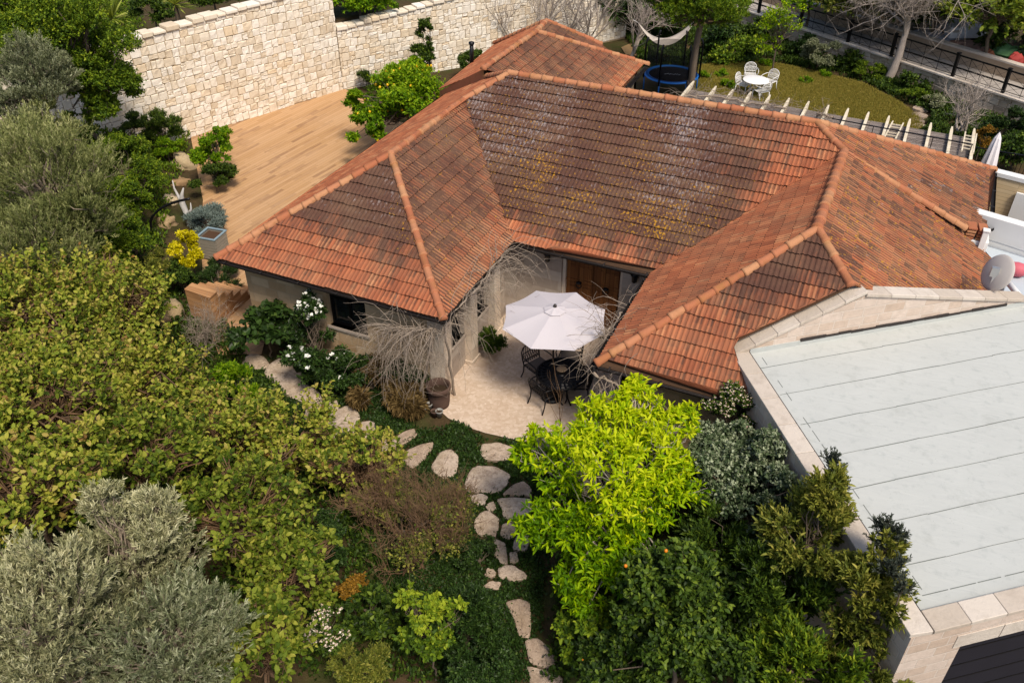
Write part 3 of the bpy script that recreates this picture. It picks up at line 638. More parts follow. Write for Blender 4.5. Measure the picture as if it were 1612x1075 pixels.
# soffit so that no light leaks under the tiles
def poly_mesh(name, polys, mat, parent):
    m = MB()
    for p in polys: m.add(p, [tuple(range(len(p)))])
    return m.build(name, mat, parent)
M['soffit'] = plain('soffit_board', hexc('4d3a2c'), 0.9, 0.1)
dz = np.array([0, 0, -.05])
poly_mesh('soffit', [[q + dz for q in (hA, hB, hC)], [q + dz for q in (hB, hD, h5, hC)], [q + dz for q in (hA, hC, h5, h6, h3(2.45, 10.62, 1.5), h3(0, 12.9, 0))], [q + dz for q in (hD, hR, h9, h7, h6, h5)], [q + dz for q in (hR, hS, h10, h9)], [q + dz for q in (hS, on_plane(plF, cW), on_plane(plF, cC), on_plane(plF, cH), h10)]], M['soffit'], roof)
# walls with openings
def wall_run(parent, p0, p1, z0, z1, th, mat, holes=(), name='wall'):
    """wall from p0 to p1, outer face on the right-hand side; holes (s0,s1,za,zb)"""
    p0 = np.array(p0, float); p1 = np.array(p1, float); d = p1 - p0; L = np.linalg.norm(d); d /= L; n = np.array([d[1], -d[0]])
    ss = sorted({0.0, L, *[h[0] for h in holes], *[h[1] for h in holes]}); zs = sorted({z0, z1, *[h[2] for h in holes], *[h[3] for h in holes]}); mb = MB()
    for s0, s1 in zip(ss[:-1], ss[1:]):
        for za, zb in zip(zs[:-1], zs[1:]):
            sm, zm = (s0 + s1) / 2, (za + zb) / 2
            if any(h[0] < sm < h[1] and h[2] < zm < h[3] for h in holes): continue
            a = p0 + d * s0; b_ = p0 + d * s1; mb.prism([a, b_, b_ - n * th, a - n * th], za, zb)
    return mb.build(name, mat, parent), d, n
def window(parent, p0, d, n, s0, s1, za, zb, bars=1, inset=0.16, sill=True):
    p0 = np.array(p0, float); c = lambda s, z, o: np.array([*(p0 + d * s - n * o), z])
    f = MB(); w = .055
    f.bar(c(s0 + w / 2, za, inset), c(s0 + w / 2, zb, inset), w, .06); f.bar(c(s1 - w / 2, za, inset), c(s1 - w / 2, zb, inset), w, .06)
    f.bar(c(s0 + w, za + w / 2, inset), c(s1 - w, za + w / 2, inset), .06, w); f.bar(c(s0 + w, zb - w / 2, inset), c(s1 - w, zb - w / 2, inset), .06, w)
    for k in range(1, bars + 1): s = s0 + (s1 - s0) * k / (bars + 1); f.bar(c(s, za + w, inset), c(s, zb - w, inset), .05, .055)
    z = za + (zb - za) * .62; f.bar(c(s0 + w, z, inset), c(s1 - w, z, inset), .045, .04)
    wn_ = f.build('window', M['black'], parent)
    g = MB(); g.bar(c(s0 + .02, (za + zb) / 2, inset + .02), c(s1 - .02, (za + zb) / 2, inset + .02), .008, zb - za - .04); g.build('pane', M['glass'], wn_)
    if sill: q = MB(); q.bar(c(s0 - .06, za - .03, .10), c(s1 + .06, za - .03, .10), .30, .06); q.build('sill', M['wall_grey'], wn_)
YF = 0.45; XE = 5.95; YB = 4.28; XR = 10.55; TOPW = E_ + .2
fx0 = unproj(517, 490, (0, 1, 0, -YF))[0]; fx1 = unproj(577, 505, (0, 1, 0, -YF))[0]
zs_ = unproj(575, 527, (0, 1, 0, -YF))[2]
_, d_, nn = wall_run(house, (.4, YF), (XE, YF), 0, TOPW, .3, M['wall'], [(fx0 - .4, fx1 - .4, max(.3, zs_), 2.45)])
window(house, (.4, YF), d_, nn, fx0 - .4, fx1 - .4, max(.3, zs_), 2.45, 1)
wall_run(house, (.4, 13.0), (.4, YF + .3), 0, TOPW, .3, M['wall'])
ey = [unproj(u, v, (1, 0, 0, -XE))[1] for u, v in [(730, 500), (742, 500), (768, 430), (777, 430)]]
zsill = unproj(720, 560, (1, 0, 0, -XE))[2]; ZS = 0.95
holes = [(.42, max(1.0, ey[0] - YF - .3), ZS, 2.4), (ey[1] - YF - .3 + .02, max(ey[1] - YF - .3 + .4, ey[2] - YF - .3), ZS, 2.4), (ey[3] - YF - .3 + .02, 3.3, ZS, 2.4)]
_, d_, nn = wall_run(house, (XE, YF + .3), (XE, YB), 0, TOPW, .3, M['wall_grey'], holes)
for h in holes: window(house, (XE, YF + .3), d_, nn, *h, 0)
for yy in (YF + .15, (ey[0] + ey[1]) / 2, (ey[2] + ey[3]) / 2):
    mb = MB(); mb.box((XE - .02, yy, E_ / 2), (.42, .36, E_)); mb.box((XE - .02, yy, .05), (.5, .44, .10)); mb.build('pillar', M['pillar'], house)
dx0 = unproj(885, 402, (0, 1, 0, -YB))[0]; dx1 = unproj(981, 425, (0, 1, 0, -YB))[0]
_, d_, nn = wall_run(house, (XE + .005, YB), (XR, YB), 0, TOPW, .3, M['wall_grey'], [(dx0 - XE - .005, dx1 - XE - .005, 0, 2.35)])
# carved double door: two leaves, each with panels and a knocker
mbf = MB()
for x in (dx0 + .04, dx1 - .04): mbf.box((x, YB + .16, 1.175), (.08, .14, 2.35))
mbf.box(((dx0 + dx1) / 2, YB + .16, 2.31), (dx1 - dx0 - .16, .14, .08)); fr = mbf.build('door_frame', M['pillar'], house)
xm = (dx0 + dx1) / 2
for a, b_ in ((dx0 + .085, xm - .006), (xm + .006, dx1 - .085)):
    mb = MB(); w = b_ - a; mb.box(((a + b_) / 2, YB + .2, 1.14), (w, .05, 2.24))
    for z, h in ((.45, .6), (1.2, .6), (1.88, .5)):
        for sx in (-.25, .25): mb.box(((a + b_) / 2 + sx * w, YB + .168, z), (w * .38, .025, h)); mb.box(((a + b_) / 2 + sx * w, YB + .152, z), (w * .25, .02, h * .65))
    for z in (.1, .82, 1.56, 2.2): mb.box(((a + b_) / 2, YB + .165, z), (w, .03, .09))
    dl = mb.build('door', M['door'], house, 0.006)
    k = MB(); k.lathe([(0, -.04), (.07, -.03), (.08, 0), (.05, .02), (0, .03)], (0, 0, 0), 12); k.tube([(math.sin(t) * .075, -.02, -.09 - math.cos(t) * .075) for t in np.linspace(0, 2 * math.pi, 13)], .014, 6)
    ko = k.build('knocker', M['black'], dl); ko.location = ((a + b_) / 2, YB + .13, 1.55)
for u, v in ((862, 404), (999, 437)):
    p = unproj(u, v, (0, 1, 0, -(YB - .12))); mb = MB()
    mb.lathe([(.0, .2), (.03, .19), (.11, .1), (.12, .08), (.085, .06), (.07, -.12), (.03, -.16), (0, -.18)], (0, 0, 0), 8); mb.bar((0, .02, .16), (0, .13, .16), .03); mb.box((0, .11, .12), (.12, .02, .22))
    lo = mb.build('wall_lamp', M['black'], house); lo.location = p
wall_run(house, (XR, YB), (XR, .35), 0, TOPW, .3, M['wall'], [(.9, 3.0, .9, 2.3)]); window(house, (XR, YB), np.array([0, -1.0]), np.array([-1.0, 0]), .9, 3.0, .9, 2.3, 2)
wall_run(house, (XR, .35), (cross2(gNW + gout * (PW + .02), gw, np.array([0, .35]), np.array([1.0, 0]))[0], .35), 0, TOPW, .3, M['wall']); wall_run(house, (17.2, 8.8), (17.2, 13.2), 0, TOPW, .3, M['wall'])
wall_run(house, (17.2, 13.2), (5.3, 13.2), 0, TOPW, .3, M['wall']); wall_run(house, (5.3, 13.5), (5.3, 17.7), 0, TOPW, .3, M['wall']); wall_run(house, (5.3, 17.7), (-.2, 17.7), 0, TOPW, .3, M['wall']); wall_run(house, (-.2, 17.4), (-.2, 13.0), 0, TOPW, .3, M['wall'])
p = unproj(743, 100, plane3(nSW, nNW, n2)); mb = MB(); mb.tube([p + [0, 0, -.2], p + [0, 0, .75]], .075, 10); mb.lathe([(.11, .72), (.11, .80), (0, .84)], p, 12); mb.build('flue', M['black'], roof)
# ================================================================== GARAGE (flat white roof, stone parapets, gable)
garage = thing('garage', 'flat-roofed stone garage with white membrane roof and low gable', 'garage')
gNE = gNW + gn * 11.0; gSE = gSW + gs * 11.0
oNW = gNW + gout * PW - gn * 0; oSW = gSW + gout * PW - gs * 0
def membrane():
    t = NT('white_membrane'); uv = t.uv(); n = t.noise(uv, 0.8, 5, 0.6); n2 = t.noise(uv, 5.0, 5); mp = t.n('Mapping', None, Vector=uv, Scale=(1.2, 5.0, 1), Rotation=(0, 0, -math.atan2(gn[1], gn[0]) + .3)); w = t.noise(mp, 1.0, 3, 0.5, 1.2)
    c = t.mix(n, hexc('a9aca9'), hexc('b8bbb8')); c = t.mix(t.ramp(n2, [(0.55, BW(0)), (0.8, BW(0.5))]), c, hexc('8c9391')); c = t.mix(t.ramp(t.noise(t.uv(0.9, 0.9, .7), 1.6, 7, .75), [(0.56, BW(0)), (0.72, BW(0.4))]), c, hexc('8e918c')); c = t.mix(t.ramp(t.noise(uv, 40, 2, .5), [(0.70, BW(0)), (0.74, BW(0.5))]), c, hexc('5f625e'))
    t.bump(t.math('ADD', t.math('MULTIPLY', w, 1.0), t.math('MULTIPLY', n2, .2)), 0.36, 0.04); return t.done(c, 0.75, 0.2)
mb = MB(); mb.prism([gNW, gSW, gSE, gNE], GZ - .25, GZ); groof = mb.build('roof', membrane(), garage)
# lapped seams of the membrane
M['seam'] = plain('bitumen_seam', hexc('6d726f'), 0.8, 0.2, 0, 0.5, 2)
sm = MB(); Lw = np.linalg.norm(gSW - gNW); gm = nrm(gn + gs); rg = np.random.default_rng(4)
for (u, v) in [(1189, 581), (1221, 623), (1253, 670), (1288, 722), (1327, 772), (1368, 829), (1412, 893)]:
    p = G(u, v, GZ)[:2]; k = np.linalg.norm(p - gNW) / Lw; dr_ = nrm(gn * (1 - k) + gs * k); q = p + dr_ * .1; x = 0
    while x < 10:
        st = rg.uniform(.3, 1.1); w = rg.uniform(.003, .008); a = q + dr_ * x + gw * rg.normal(0, .006); b_ = q + dr_ * (x + st) + gw * rg.normal(0, .006)
        sm.prism([a - gw * w, b_ - gw * w, b_ + gw * w, a + gw * w], GZ + .001, GZ + .006); x += st
a, b_ = gNW + gn * .25 + gw * .2, gSW + gs * .3 - gw * .3
for k in range(16):
    if rg.random() < .75: c0 = a + (b_ - a) * k / 16; c1 = a + (b_ - a) * (k + rg.uniform(.6, 1)) / 16; sm.prism([c0, c1, c1 + gn * .012, c0 + gn * .012], GZ + .001, GZ + .005)
a, b_ = gSW + gs * .25 - gw * .32, gSW + gs * 10 - gw * .32
for k in range(20): c0 = a + (b_ - a) * k / 20; c1 = a + (b_ - a) * (k + rg.uniform(.7, 1)) / 20; sm.prism([c0, c1, c1 + gw * .014, c0 + gw * .014], GZ + .001, GZ + .005)
sm.build('seam', M['seam'], groof)
# dark upstand strip where the membrane meets parapets
us = MB(); us.prism([gNW + gn * .01, gSW + gs * .01, gSW + gs * .05, gNW + gn * .05], GZ, GZ + .05); us.prism([gSW - gw * .05, gSE - gw * .05, gSE - gw * .01, gSW - gw * .01], GZ + .002, GZ + .05)
gp = plane3((*gNW, 0), (*gNE, 0), (*gNE, 1))
a = gNW - np.array([gn[1], -gn[0]]) * 0
gback = np.array([-gn[1], gn[0]])
for k in range(22):
    if k < 3 or rg.random() < .15: continue
    c0 = gNW + gn * (k * .3); us.prism([c0 + gw * .004, c0 + gn * .3 + gw * .004, c0 + gn * .3 + gw * .03, c0 + gw * .03], GZ + .10 + rg.uniform(-.01, .01), GZ + .15 + rg.uniform(-.01, .02))
us.build('flashing', M['gutter'], groof)
up = MB(); up.prism([gNW + gw * .001 + gn * .05, gNW + gn * 10 + gw * .001, gNW + gn * 10 + gw * .02, gNW + gn * .05 + gw * .02], GZ, GZ + .12); up.build('upstand', groof.data.materials[0], groof)
# walls under the parapet
CT = GZ + .10
wall_run(garage, oNW, oSW, 0, CT - .08, PW - .01, M['wall_pink'])
sp = plane3((*(oSW - 0 * gw), 0), (*(oSW + gs), 0), (*(oSW + gs), 1)); oS0 = oSW + gw * PW; oS1 = oS0 + gs * 11.5
sp = plane3((*oS0, 0), (*oS1, 0), (*oS1, 1)); gd0 = unproj(1512, 1016, sp); gd1 = unproj(1612, 978, sp)
s_op = (gd0[:2] - oS0).dot(gs); z_op = gd0[2]
_, d_, nn = wall_run(garage, oS0, oS1, 0, CT - .08, PW - .02, M['wall_pink'], [(s_op, s_op + 4.6, 0.0, z_op)])
mb = MB(); q = oS0 + gs * (s_op - .002); 
for k in range(6): a = oS0 + gs * (s_op - .15 + k * .82); mb.prism([a, a + gs * .8, a + gs * .8 + nn * .012, a + nn * .012], z_op + .003, z_op + .30)
mb.build('lintel', M['coping'], garage)
mb = MB(); q0_ = oS0 + gs * (s_op + .01) - nn * .2; mb.prism([q0_, q0_ + gs * 4.58, q0_ + gs * 4.58 - nn * .05, q0_ - nn * .05], 0.02, z_op - .02)
gdoor = mb.build('garage_door', plain('dark_garage_door', hexc('23232c'), 0.5, 0.3, 0, 0.15), garage)
mb = MB()
for z in np.arange(.3, z_op - .1, .42): a = q0_ + nn * .006; mb.prism([a + gs * .02, a + gs * 4.5, a + gs * 4.5 - nn * .02, a + gs * .02 - nn * .02], z, z + .025)
mb.build('panel_rib', M['black'], gdoor)
# copings
mb = MB(); Lc = np.linalg.norm(oSW - oNW); x = 0; nseg = 9
cw0, cw1 = oNW, oSW + gw * PW
Lc = np.linalg.norm(cw1 - cw0)
for k in range(nseg):
    a = cw0 + gw * (Lc * k / nseg + .004); b_ = cw0 + gw * (Lc * (k + 1) / nseg - .004); ov = .03
    mb.prism([a + gout * ov, b_ + gout * ov, b_ - gout * (PW + .005), a - gout * (PW + .005)], CT - .08, CT)
for k in range(17):
    a = oSW + gw * 0 + gs * (.0 + PW + .02 + k * .62 + .003); b_ = a + gs * .614
    mb.prism([a - gw * .01, b_ - gw * .01, b_ + gw * (PW + .03), a + gw * (PW + .03)], CT - .08, CT)
mb.build('coping', M['coping'], garage, 0.012)
# gable wall along the north edge
gpk = unproj(1362, 466, gp); pk_s = (gpk[:2] - gNW).dot(gn); pk_z = gpk[2]; gre = unproj(1600, 474, gp); re_s = (gre[:2] - gNW).dot(gn); re_z = gre[2]
def gtop(s): return .07 + GZ + .06 + (pk_z - GZ - .06) * (s / pk_s) if s < pk_s else pk_z + (re_z - pk_z) * ((s - pk_s) / (re_s - pk_s))
ew = gNW + gout * .30
pr = []
mb = MB(); nb_ = gback * .22
for s0, s1 in ((-.0, pk_s), (pk_s, re_s), (re_s, re_s + .25)):
    a, b_ = gNW + gn * s0, gNW + gn * s1; mb.prism([a, b_, b_ + nb_, a + nb_], [0, 0, 0, 0] if True else 0, [gtop(s0), gtop(s1), gtop(s1), gtop(s0)])
mb.build('gable', M['wall_pink'], garage)
mb = MB(); 
def coper(s0, s1, k):
    for i in range(k):
        u0, u1 = s0 + (s1 - s0) * i / k + .003, s0 + (s1 - s0) * (i + 1) / k - .003; a, b_ = gNW + gn * u0, gNW + gn * u1
        mb.prism([a - gback * .05, b_ - gback * .05, b_ + gback * .29, a + gback * .29], [gtop(u0) + .002, gtop(u1) + .002] + [gtop(u1) + .002, gtop(u0) + .002], [gtop(u0) + .085, gtop(u1) + .085] * 1 + [gtop(u1) + .085, gtop(u0) + .085])
coper(-.36, pk_s, 6); coper(pk_s, re_s + .3, 7)
mb.build('gable_coping', M['coping'], garage, 0.012)
# ================================================================== WHITE ANNEX on the right edge
annex = thing('white_annex', 'low white rendered annex with flat roof terrace behind the garage gable', 'building')
AZ = 2.15
def apx(u, v, z): return G(u, v, z)[:2]
pa, pb = G(1520, 330, 2.95)[:2], G(1640, 365, 2.95)[:2]; ad = nrm(pb - pa); an_ = np.array([-ad[1], ad[0]]); an_ = an_ if an_[1] > 0 else -an_
mb = MB(); mb.prism([pa, pa + ad * 6, pa + ad * 6 + an_ * .30, pa + an_ * .30], 0, 2.95); mb.build('parapet', M['render_wh'], annex, 0.01)
mb = MB(); mb.prism([(17.72, 8.0), pa - an_ * .001, pa + ad * 6 - an_ * .001, pa + ad * 6 - an_ * 5.5, (18.3, 6.2)], 0, AZ); mb.build('terrace_roof', plain('pale_blue_membrane', hexc('b3bcc4'), 0.6, 0.3, 0, 0.12, 1.5), annex)
mb = MB(); a = pa - an_ * .08 + ad * .2; mb.tube([(*(a + ad * t), AZ + .18 + .02 * math.sin(t * 2)) for t in np.linspace(0, 5, 12)], .022, 6); mb.build('roof_pipe', M['steel'], annex)
# balcony further right: cream cladding with white top
cz = 2.6
ca, cb_ = G(1566, 272, cz)[:2], G(1650, 293, cz)[:2]; cdn = nrm(cb_ - ca); cn = np.array([cdn[1], -cdn[0]])
mb = MB(); mb.prism([ca, ca + cdn * 6, ca + cdn * 6 - cn * .3, ca - cn * .3], 2.5, 2.62); 
balc = thing('terrace_wall', 'cream clad terrace wall with white top beside the closed parasol', 'wall'); mb.build('top_slab', M['render_wh'], balc)
mb = MB(); mb.prism([ca + cn * -.03, ca + cdn * 6 + cn * -.03, ca + cdn * 6 - cn * .27, ca - cn * .27], 0, 2.495); mb.build('cladding', M['screenwood'], balc)
mb = MB(); wa_ = ca + cdn * .75; mb.prism([wa_ + cn * .003, wa_ + cdn * 2 + cn * .003, wa_ + cdn * 2 + cn * .08, wa_ + cn * .08], 1.4, 2.2); mb.build('white_panel', M['render_wh'], balc)
# stack of spare tiles, satellite dish, pink float, pipe
tp = G(1536, 366, AZ + .75); tl = thing('tile_stack', 'small stack of spare orange roof tiles on the white ledge', 'tile stack', (tp[0], tp[1], AZ + .62))
mb = MB()
for k in range(4):
    for j in range(2): mb.box((-.13 + .26 * (j), 0, .04 + k * .085), (.22, .40, .06), .06 * (k - 1))
mb.build('tiles', M['cap'], tl, 0.015)
mb = MB(); mb.prism([(tp[0] - .35, tp[1] - .26), (tp[0] + .35, tp[1] - .20), (tp[0] + .35, tp[1] + .3), (tp[0] - .35, tp[1] + .3)], AZ - .02, AZ + .62); mb.build('ledge', M['render_wh'], annex, 0.01)
pp_ = G(1550, 372, AZ + .8); mb = MB(); mb.box((pp_[0], pp_[1], AZ + .45), (.14, .14, 1.0)); mb.box((pp_[0], pp_[1], AZ + .97), (.17, .17, .05)); mb.build('post', M['white'], annex, 0.01)
ds = unproj(1566, 428, plane3((18.1, 5.9, 0), (18.1 + gn[0], 5.9 + gn[1], 0), (18.1, 5.9, 1))); 
dish = thing('satellite_dish', 'pale round satellite dish on a bracket behind the gable coping', 'satellite dish', ds)
fwd = nrm(CAM - ds); aim = nrm(fwd * .75 + np.array([-.75, .1, .1])); Rm = Vector([float(c) for c in -aim]).to_track_quat('Z', 'Y').to_matrix()
mb = MB(); mb.lathe([(0, .0), (.12, .006), (.25, .025), (.36, .055), (.42, .08), (.425, .09), (.36, .07), (.25, .04), (.12, .021), (0, .015)], (0, 0, 0), 28)
mb.v = [tuple(Rm @ Vector(v)) for v in mb.v]; mb.build('reflector', plain('dish_grey', hexc('b9b2ac'), 0.6, 0.3, 0.0, 0.1), dish)
mb = MB(); bk = Vector([float(c) for c in fwd]) * .06; mb.bar(tuple(bk + Vector((0, 0, .1))), (.02, -.12, -.55), .05); mb.box(tuple(bk), (.16, .1, .22)); mb.bar((.02, -.12, -.5), (-.02, .05, -.62), .06); mb.build('bracket', M['steel'], dish)
mb = MB(); tip = -Vector([float(c) for c in fwd]) * .0 + Vector([float(c) for c in aim]) * -.45; mb.bar(tuple(Vector((0, 0, -.38))), tuple(tip), .03); mb.box(tuple(tip), (.07, .07, .1)); mb.build('feed_arm', M['steel'], dish)
fp = G(1600, 424, AZ + .2); fl = thing('pink_float', 'faded pink ball float lying on the white terrace roof', 'float', fp)
mb = MB(); mb.lathe([(0, -.26), (.1, -.24), (.17, -.14), (.19, 0), (.17, .14), (.1, .24), (.05, .27), (.05, .33), (0, .34)], (0, 0, 0), 18); mb.v = [(v[2], v[1], v[0]) for v in mb.v]; mb.f = [f[::-1] for f in mb.f]; mb.build('buoy', plain('pink_rubber', hexc('c0606c'), 0.6, 0.3, 0, 0.15), fl)
mb = MB(); a = G(1583, 440, 2.9); b_ = G(1622, 492, 2.9); mb.tube([a, (a + b_) / 2 + [0, 0, .03], b_], .07, 10); mb.tube([a + [.12, -.1, -.08], b_ + [.2, 0, -.1]], .05, 8); mb.tube([a, a + [0, 0, -.5]], .06, 8)
tag(mb.build('drain_pipe', M['white']), 'white drain pipes at the end of the garage gable', 'pipe')
# ================================================================== COURTYARD FURNITURE
def lattice_disc(mb, r, z, rings=4, spokes=16, w=.016, th=.014):
    for k in range(spokes):
        a = 2 * math.pi * k / spokes; c, s = math.cos(a), math.sin(a); a2 = a + .22
        mb.bar((.05 * c, .05 * s, z), (r * .97 * math.cos(a2), r * .97 * math.sin(a2), z), w, th); a2 = a - .22; mb.bar((.05 * c, .05 * s, z), (r * .97 * math.cos(a2), r * .97 * math.sin(a2), z + .001), w, th)
    for q in range(1, rings + 1):
        rr = r * q / rings; n = 28
        for k in range(n): a, b_ = 2 * math.pi * k / n, 2 * math.pi * (k + 1) / n; mb.bar((rr * math.cos(a), rr * math.sin(a), z), (rr * math.cos(b_), rr * math.sin(b_), z), w * 1.2, th * 1.15)
def cast_chair(name, label, mat, cush, loc, rz, group, S=1.0):
    t = thing(name, label, 'chair', loc, rz, group); t.scale = (S, S, S)
    sw, sd, sh = .27, .25, .43
    m = MB() # seat facing -y is the front
    m.tube([(-sw, -sd, sh), (sw, -sd, sh), (sw, sd, sh), (-sw, sd, sh), (-sw, -sd, sh)], .016, 6)
    for k in range(-4, 5): m.bar((k * .058, -sd, sh), (k * .058, sd, sh), .014, .012)
    for k in range(-3, 4): m.bar((-sw, k * .07, sh + .001), (sw, k * .07, sh + .001), .012, .012)
    m.build('seat', mat, t)
    for sx in (-1, 1):
        m = MB(); m.tube([(sx * sw, -sd, sh), (sx * (sw + .015), -sd - .02, sh * .6), (sx * (sw - .01), -sd + .01, sh * .25), (sx * (sw + .02), -sd - .04, 0.0)], [.02, .018, .016, .02], 6); m.build('leg', mat, t)
        m = MB(); m.tube([(sx * sw, sd, sh), (sx * sw, sd + .02, sh * .5), (sx * (sw + .01), sd + .10, 0.0)], [.02, .017, .019], 6); m.build('leg', mat, t)
        m = MB(); m.tube([(sx * .25, sd + .09, .68), (sx * .31, sd - .05, .70), (sx * .33, -.05, .685), (sx * .32, -sd + .02, .66), (sx * .29, -sd + .01, .56), (sx * sw, -sd + .04, sh)], .015, 6); m.build('armrest', mat, t)
    m = MB(); bk = lambda x, z: (x, sd + .02 + (z - sh) * .25, z)
    out = [bk(-.26, sh), bk(-.275, .6), bk(-.27, .76), bk(-.2, .86), bk(-.1, .905), bk(0, .92), bk(.1, .905), bk(.2, .86), bk(.27, .76), bk(.275, .6), bk(.26, sh)]
    m.tube(out, .016, 6)
    for k in range(-3, 4): # interlaced arcs of the cast back
        x0 = k * .07; m.tube([bk(x0 - .05, sh + .04), bk(x0 + .04, .58), bk(x0 - .02, .72), bk(x0 * .8, .9 - abs(k) * .012)], .009, 5); m.tube([bk(x0 + .05, sh + .04), bk(x0 - .04, .58), bk(x0 + .02, .72)], .009, 5)
    m.tube([bk(-.27, .52), bk(0, .54), bk(.27, .52)], .010, 5); m.tube([bk(-.265, .70), bk(0, .74), bk(.265, .70)], .010, 5)
    m.build('backrest', mat, t)
    if cush: c = MB(); c.box((0, -.005, sh + .035), (.47, .44, .05)); c.build('cushion', cush, t, 0.02)
    return t
def cast_table(name, label, mat, loc, r, group=None, solid=False):
    t = thing(name, label, 'table', loc, 0.2, group); m = MB()
    if solid: m.lathe([(0, .69), (r - .02, .69), (r, .70), (r, .72), (r - .02, .73), (0, .735)], (0, 0, 0), 36)
    else:
        lattice_disc(m, r, .71, 5, 26, .022); m.lathe([(r - .03, .69), (r, .69), (r + .005, .71), (r, .725), (r - .03, .725), (r - .03, .69)], (0, 0, 0), 40); m.lathe([(0, .70), (.12, .70), (.12, .72), (0, .722)], (0, 0, 0), 16)
        m.lathe([(0, .698), (r - .04, .698), (r - .04, .702), (0, .702)], (0, 0, 0), 36)
    m.build('tabletop', mat, t)
    for k in range(4):
        a = math.pi / 4 + k * math.pi / 2; c, s = math.cos(a), math.sin(a); m = MB()
        m.tube([(c * .42, s * .42, .69), (c * .30, s * .30, .55), (c * .22, s * .22, .35), (c * .32, s * .32, .12), (c * .44, s * .44, 0.0)], [.022, .02, .02, .018, .024], 6); m.build('leg', mat, t)
    m = MB(); m.tube([(.24 * math.cos(x), .24 * math.sin(x), .33) for x in np.linspace(0, 2 * math.pi, 17)], .012, 5); m.build('stretcher', mat, t)
    return t
tc_ = G(884, 588, .72); TX, TY = tc_[0], tc_[1]
tbl = cast_table('patio_table', 'round black cast-metal table under the white parasol', M['black'], (TX, TY, .012), .62)
def chair_at(u, v, lab, grp, mat, cush, tx, ty, zg=.012, S=1.0, zc=.45, turn=0):
    p = G(u, v, zg + zc); rz = math.atan2(ty - p[1], tx - p[0]) + math.pi / 2 + turn; return cast_chair('patio_chair', lab, mat, cush, (p[0], p[1], zg), rz, grp, S)
g_ = 'black cast-metal chairs around the courtyard table'
chair_at(848, 575, 'black cast-metal chair with arms left of the courtyard table', g_, M['black'], M['cushion'], TX, TY)
chair_at(860, 613, 'black cast-metal chair nearest the garden path with its back to it', g_, M['black'], None, TX, TY)
chair_at(908, 601, 'black cast-metal chair tucked in beside the tiled eave, right of table', g_, M['black'], M['cushion'], TX, TY)
chair_at(897, 560, 'black cast-metal chair half hidden under the far parasol edge', g_, M['black'], M['cushion'], TX, TY)
bw = thing('bowl', 'small tan dish on the black courtyard table', 'dish', (*G(884, 583, .74)[:2], .735)); mb = MB(); mb.lathe([(0, 0), (.07, .005), (.13, .05), (.125, .055), (.065, .018), (0, .014)], (0, 0, 0), 20); mb.build('dish', plain('tan_dish', hexc('8f7a62'), .6), bw)
# parasol
ua, ub = G(795, 487, 2.3), G(955, 505, 2.3); uc = (ua + ub) / 2; ur = 1.30
par = thing('parasol', 'open white octagonal parasol shading the black table', 'parasol', (TX, TY, .012))
hub = G(874, 483, 2.72); 
px_, py_ = G(873, 501, 2.4)[:2]
par.location = (float(px_), float(py_), .012)
NB = 8; ang0 = math.atan2(*(G(795, 487, 2.25) - np.array([px_, py_, 0]))[[1, 0]]); mb = MB(); V = []; 
def canopy(rot, r, z0, z1, rings=8, sub=6, sag=.05, r_in=.0):
    vs = []; n = NB * sub
    for i in range(rings + 1):
        t = r_in + (1 - r_in) * i / rings
        for k in range(n):
            a = rot + 2 * math.pi * k / n; fr_ = (k % sub) / sub; poly = math.cos(math.pi / NB) / math.cos((fr_ - .5) * 2 * math.pi / NB); rr = r * t * poly
            rr *= 1 - .03 * t * math.sin(math.pi * fr_); z = z1 - (z1 - z0) * (t ** 1.12) - sag * t * math.sin(math.pi * fr_) * (1 - .3 * t) * .6
            vs.append((rr * math.cos(a), rr * math.sin(a), z))
    fs = [(i * n + k, i * n + (k + 1) % n, (i + 1) * n + (k + 1) % n, (i + 1) * n + k) for i in range(rings) for k in range(n)]
    return vs, [f[::-1] for f in fs]
vs, fs = canopy(ang0, 1.27, 2.36, 2.66, r_in=.08); mb.add(vs, fs)
fabm = NT('parasol_canvas'); nn_ = fabm.noise(fabm.obj(), 1.5, 3); fabm.bump(fabm.noise(fabm.obj(), 160, 2), .08, .005); fabm.done(fabm.mix(nn_, (.60, .565, .59, 1), (.66, .62, .645, 1)), .9, .1)
tr_ = fabm.n('BsdfTranslucent', None, Color=(.7, .66, .66, 1)); mx_ = fabm.n('MixShader'); mx_.inputs[0].default_value = .25; fabm.t.links.new(fabm.b.outputs[0], mx_.inputs[1]); fabm.t.links.new(tr_.outputs[0], mx_.inputs[2]); fabm.t.links.new(mx_.outputs[0], fabm.t.nodes['Material Output'].inputs[0]); M['canvas'] = fabm.m
cp = mb.build('canopy', M['canvas'], par); cp.data.polygons.foreach_set('use_smooth', np.zeros(len(cp.data.polygons), bool)); so_ = cp.modifiers.new('t', 'SOLIDIFY'); so_.thickness = .006
mb = MB(); vs, fs = canopy(ang0 + .1, .27, 2.635, 2.72, 4, 4, .02, .15); mb.add(vs, fs); o_ = mb.build('vent_cap', M['canvas'], cp); so_ = o_.modifiers.new('t', 'SOLIDIFY'); so_.thickness = .006
mb = MB(); mb.tube([(0, 0, .05), (0, 0, 2.7)], .024, 10); mb.lathe([(0, 2.7), (.04, 2.7), (.045, 2.74), (.02, 2.78), (0, 2.785)], (0, 0, 0), 12); mb.build('pole', M['gutter'], par)
mb = MB(); mb.lathe([(0, 0), (.26, 0), (.27, .03), (.22, .07), (.05, .10), (.04, .28), (0, .28)], (0, 0, 0), 24); mb.build('base', M['black'], par)
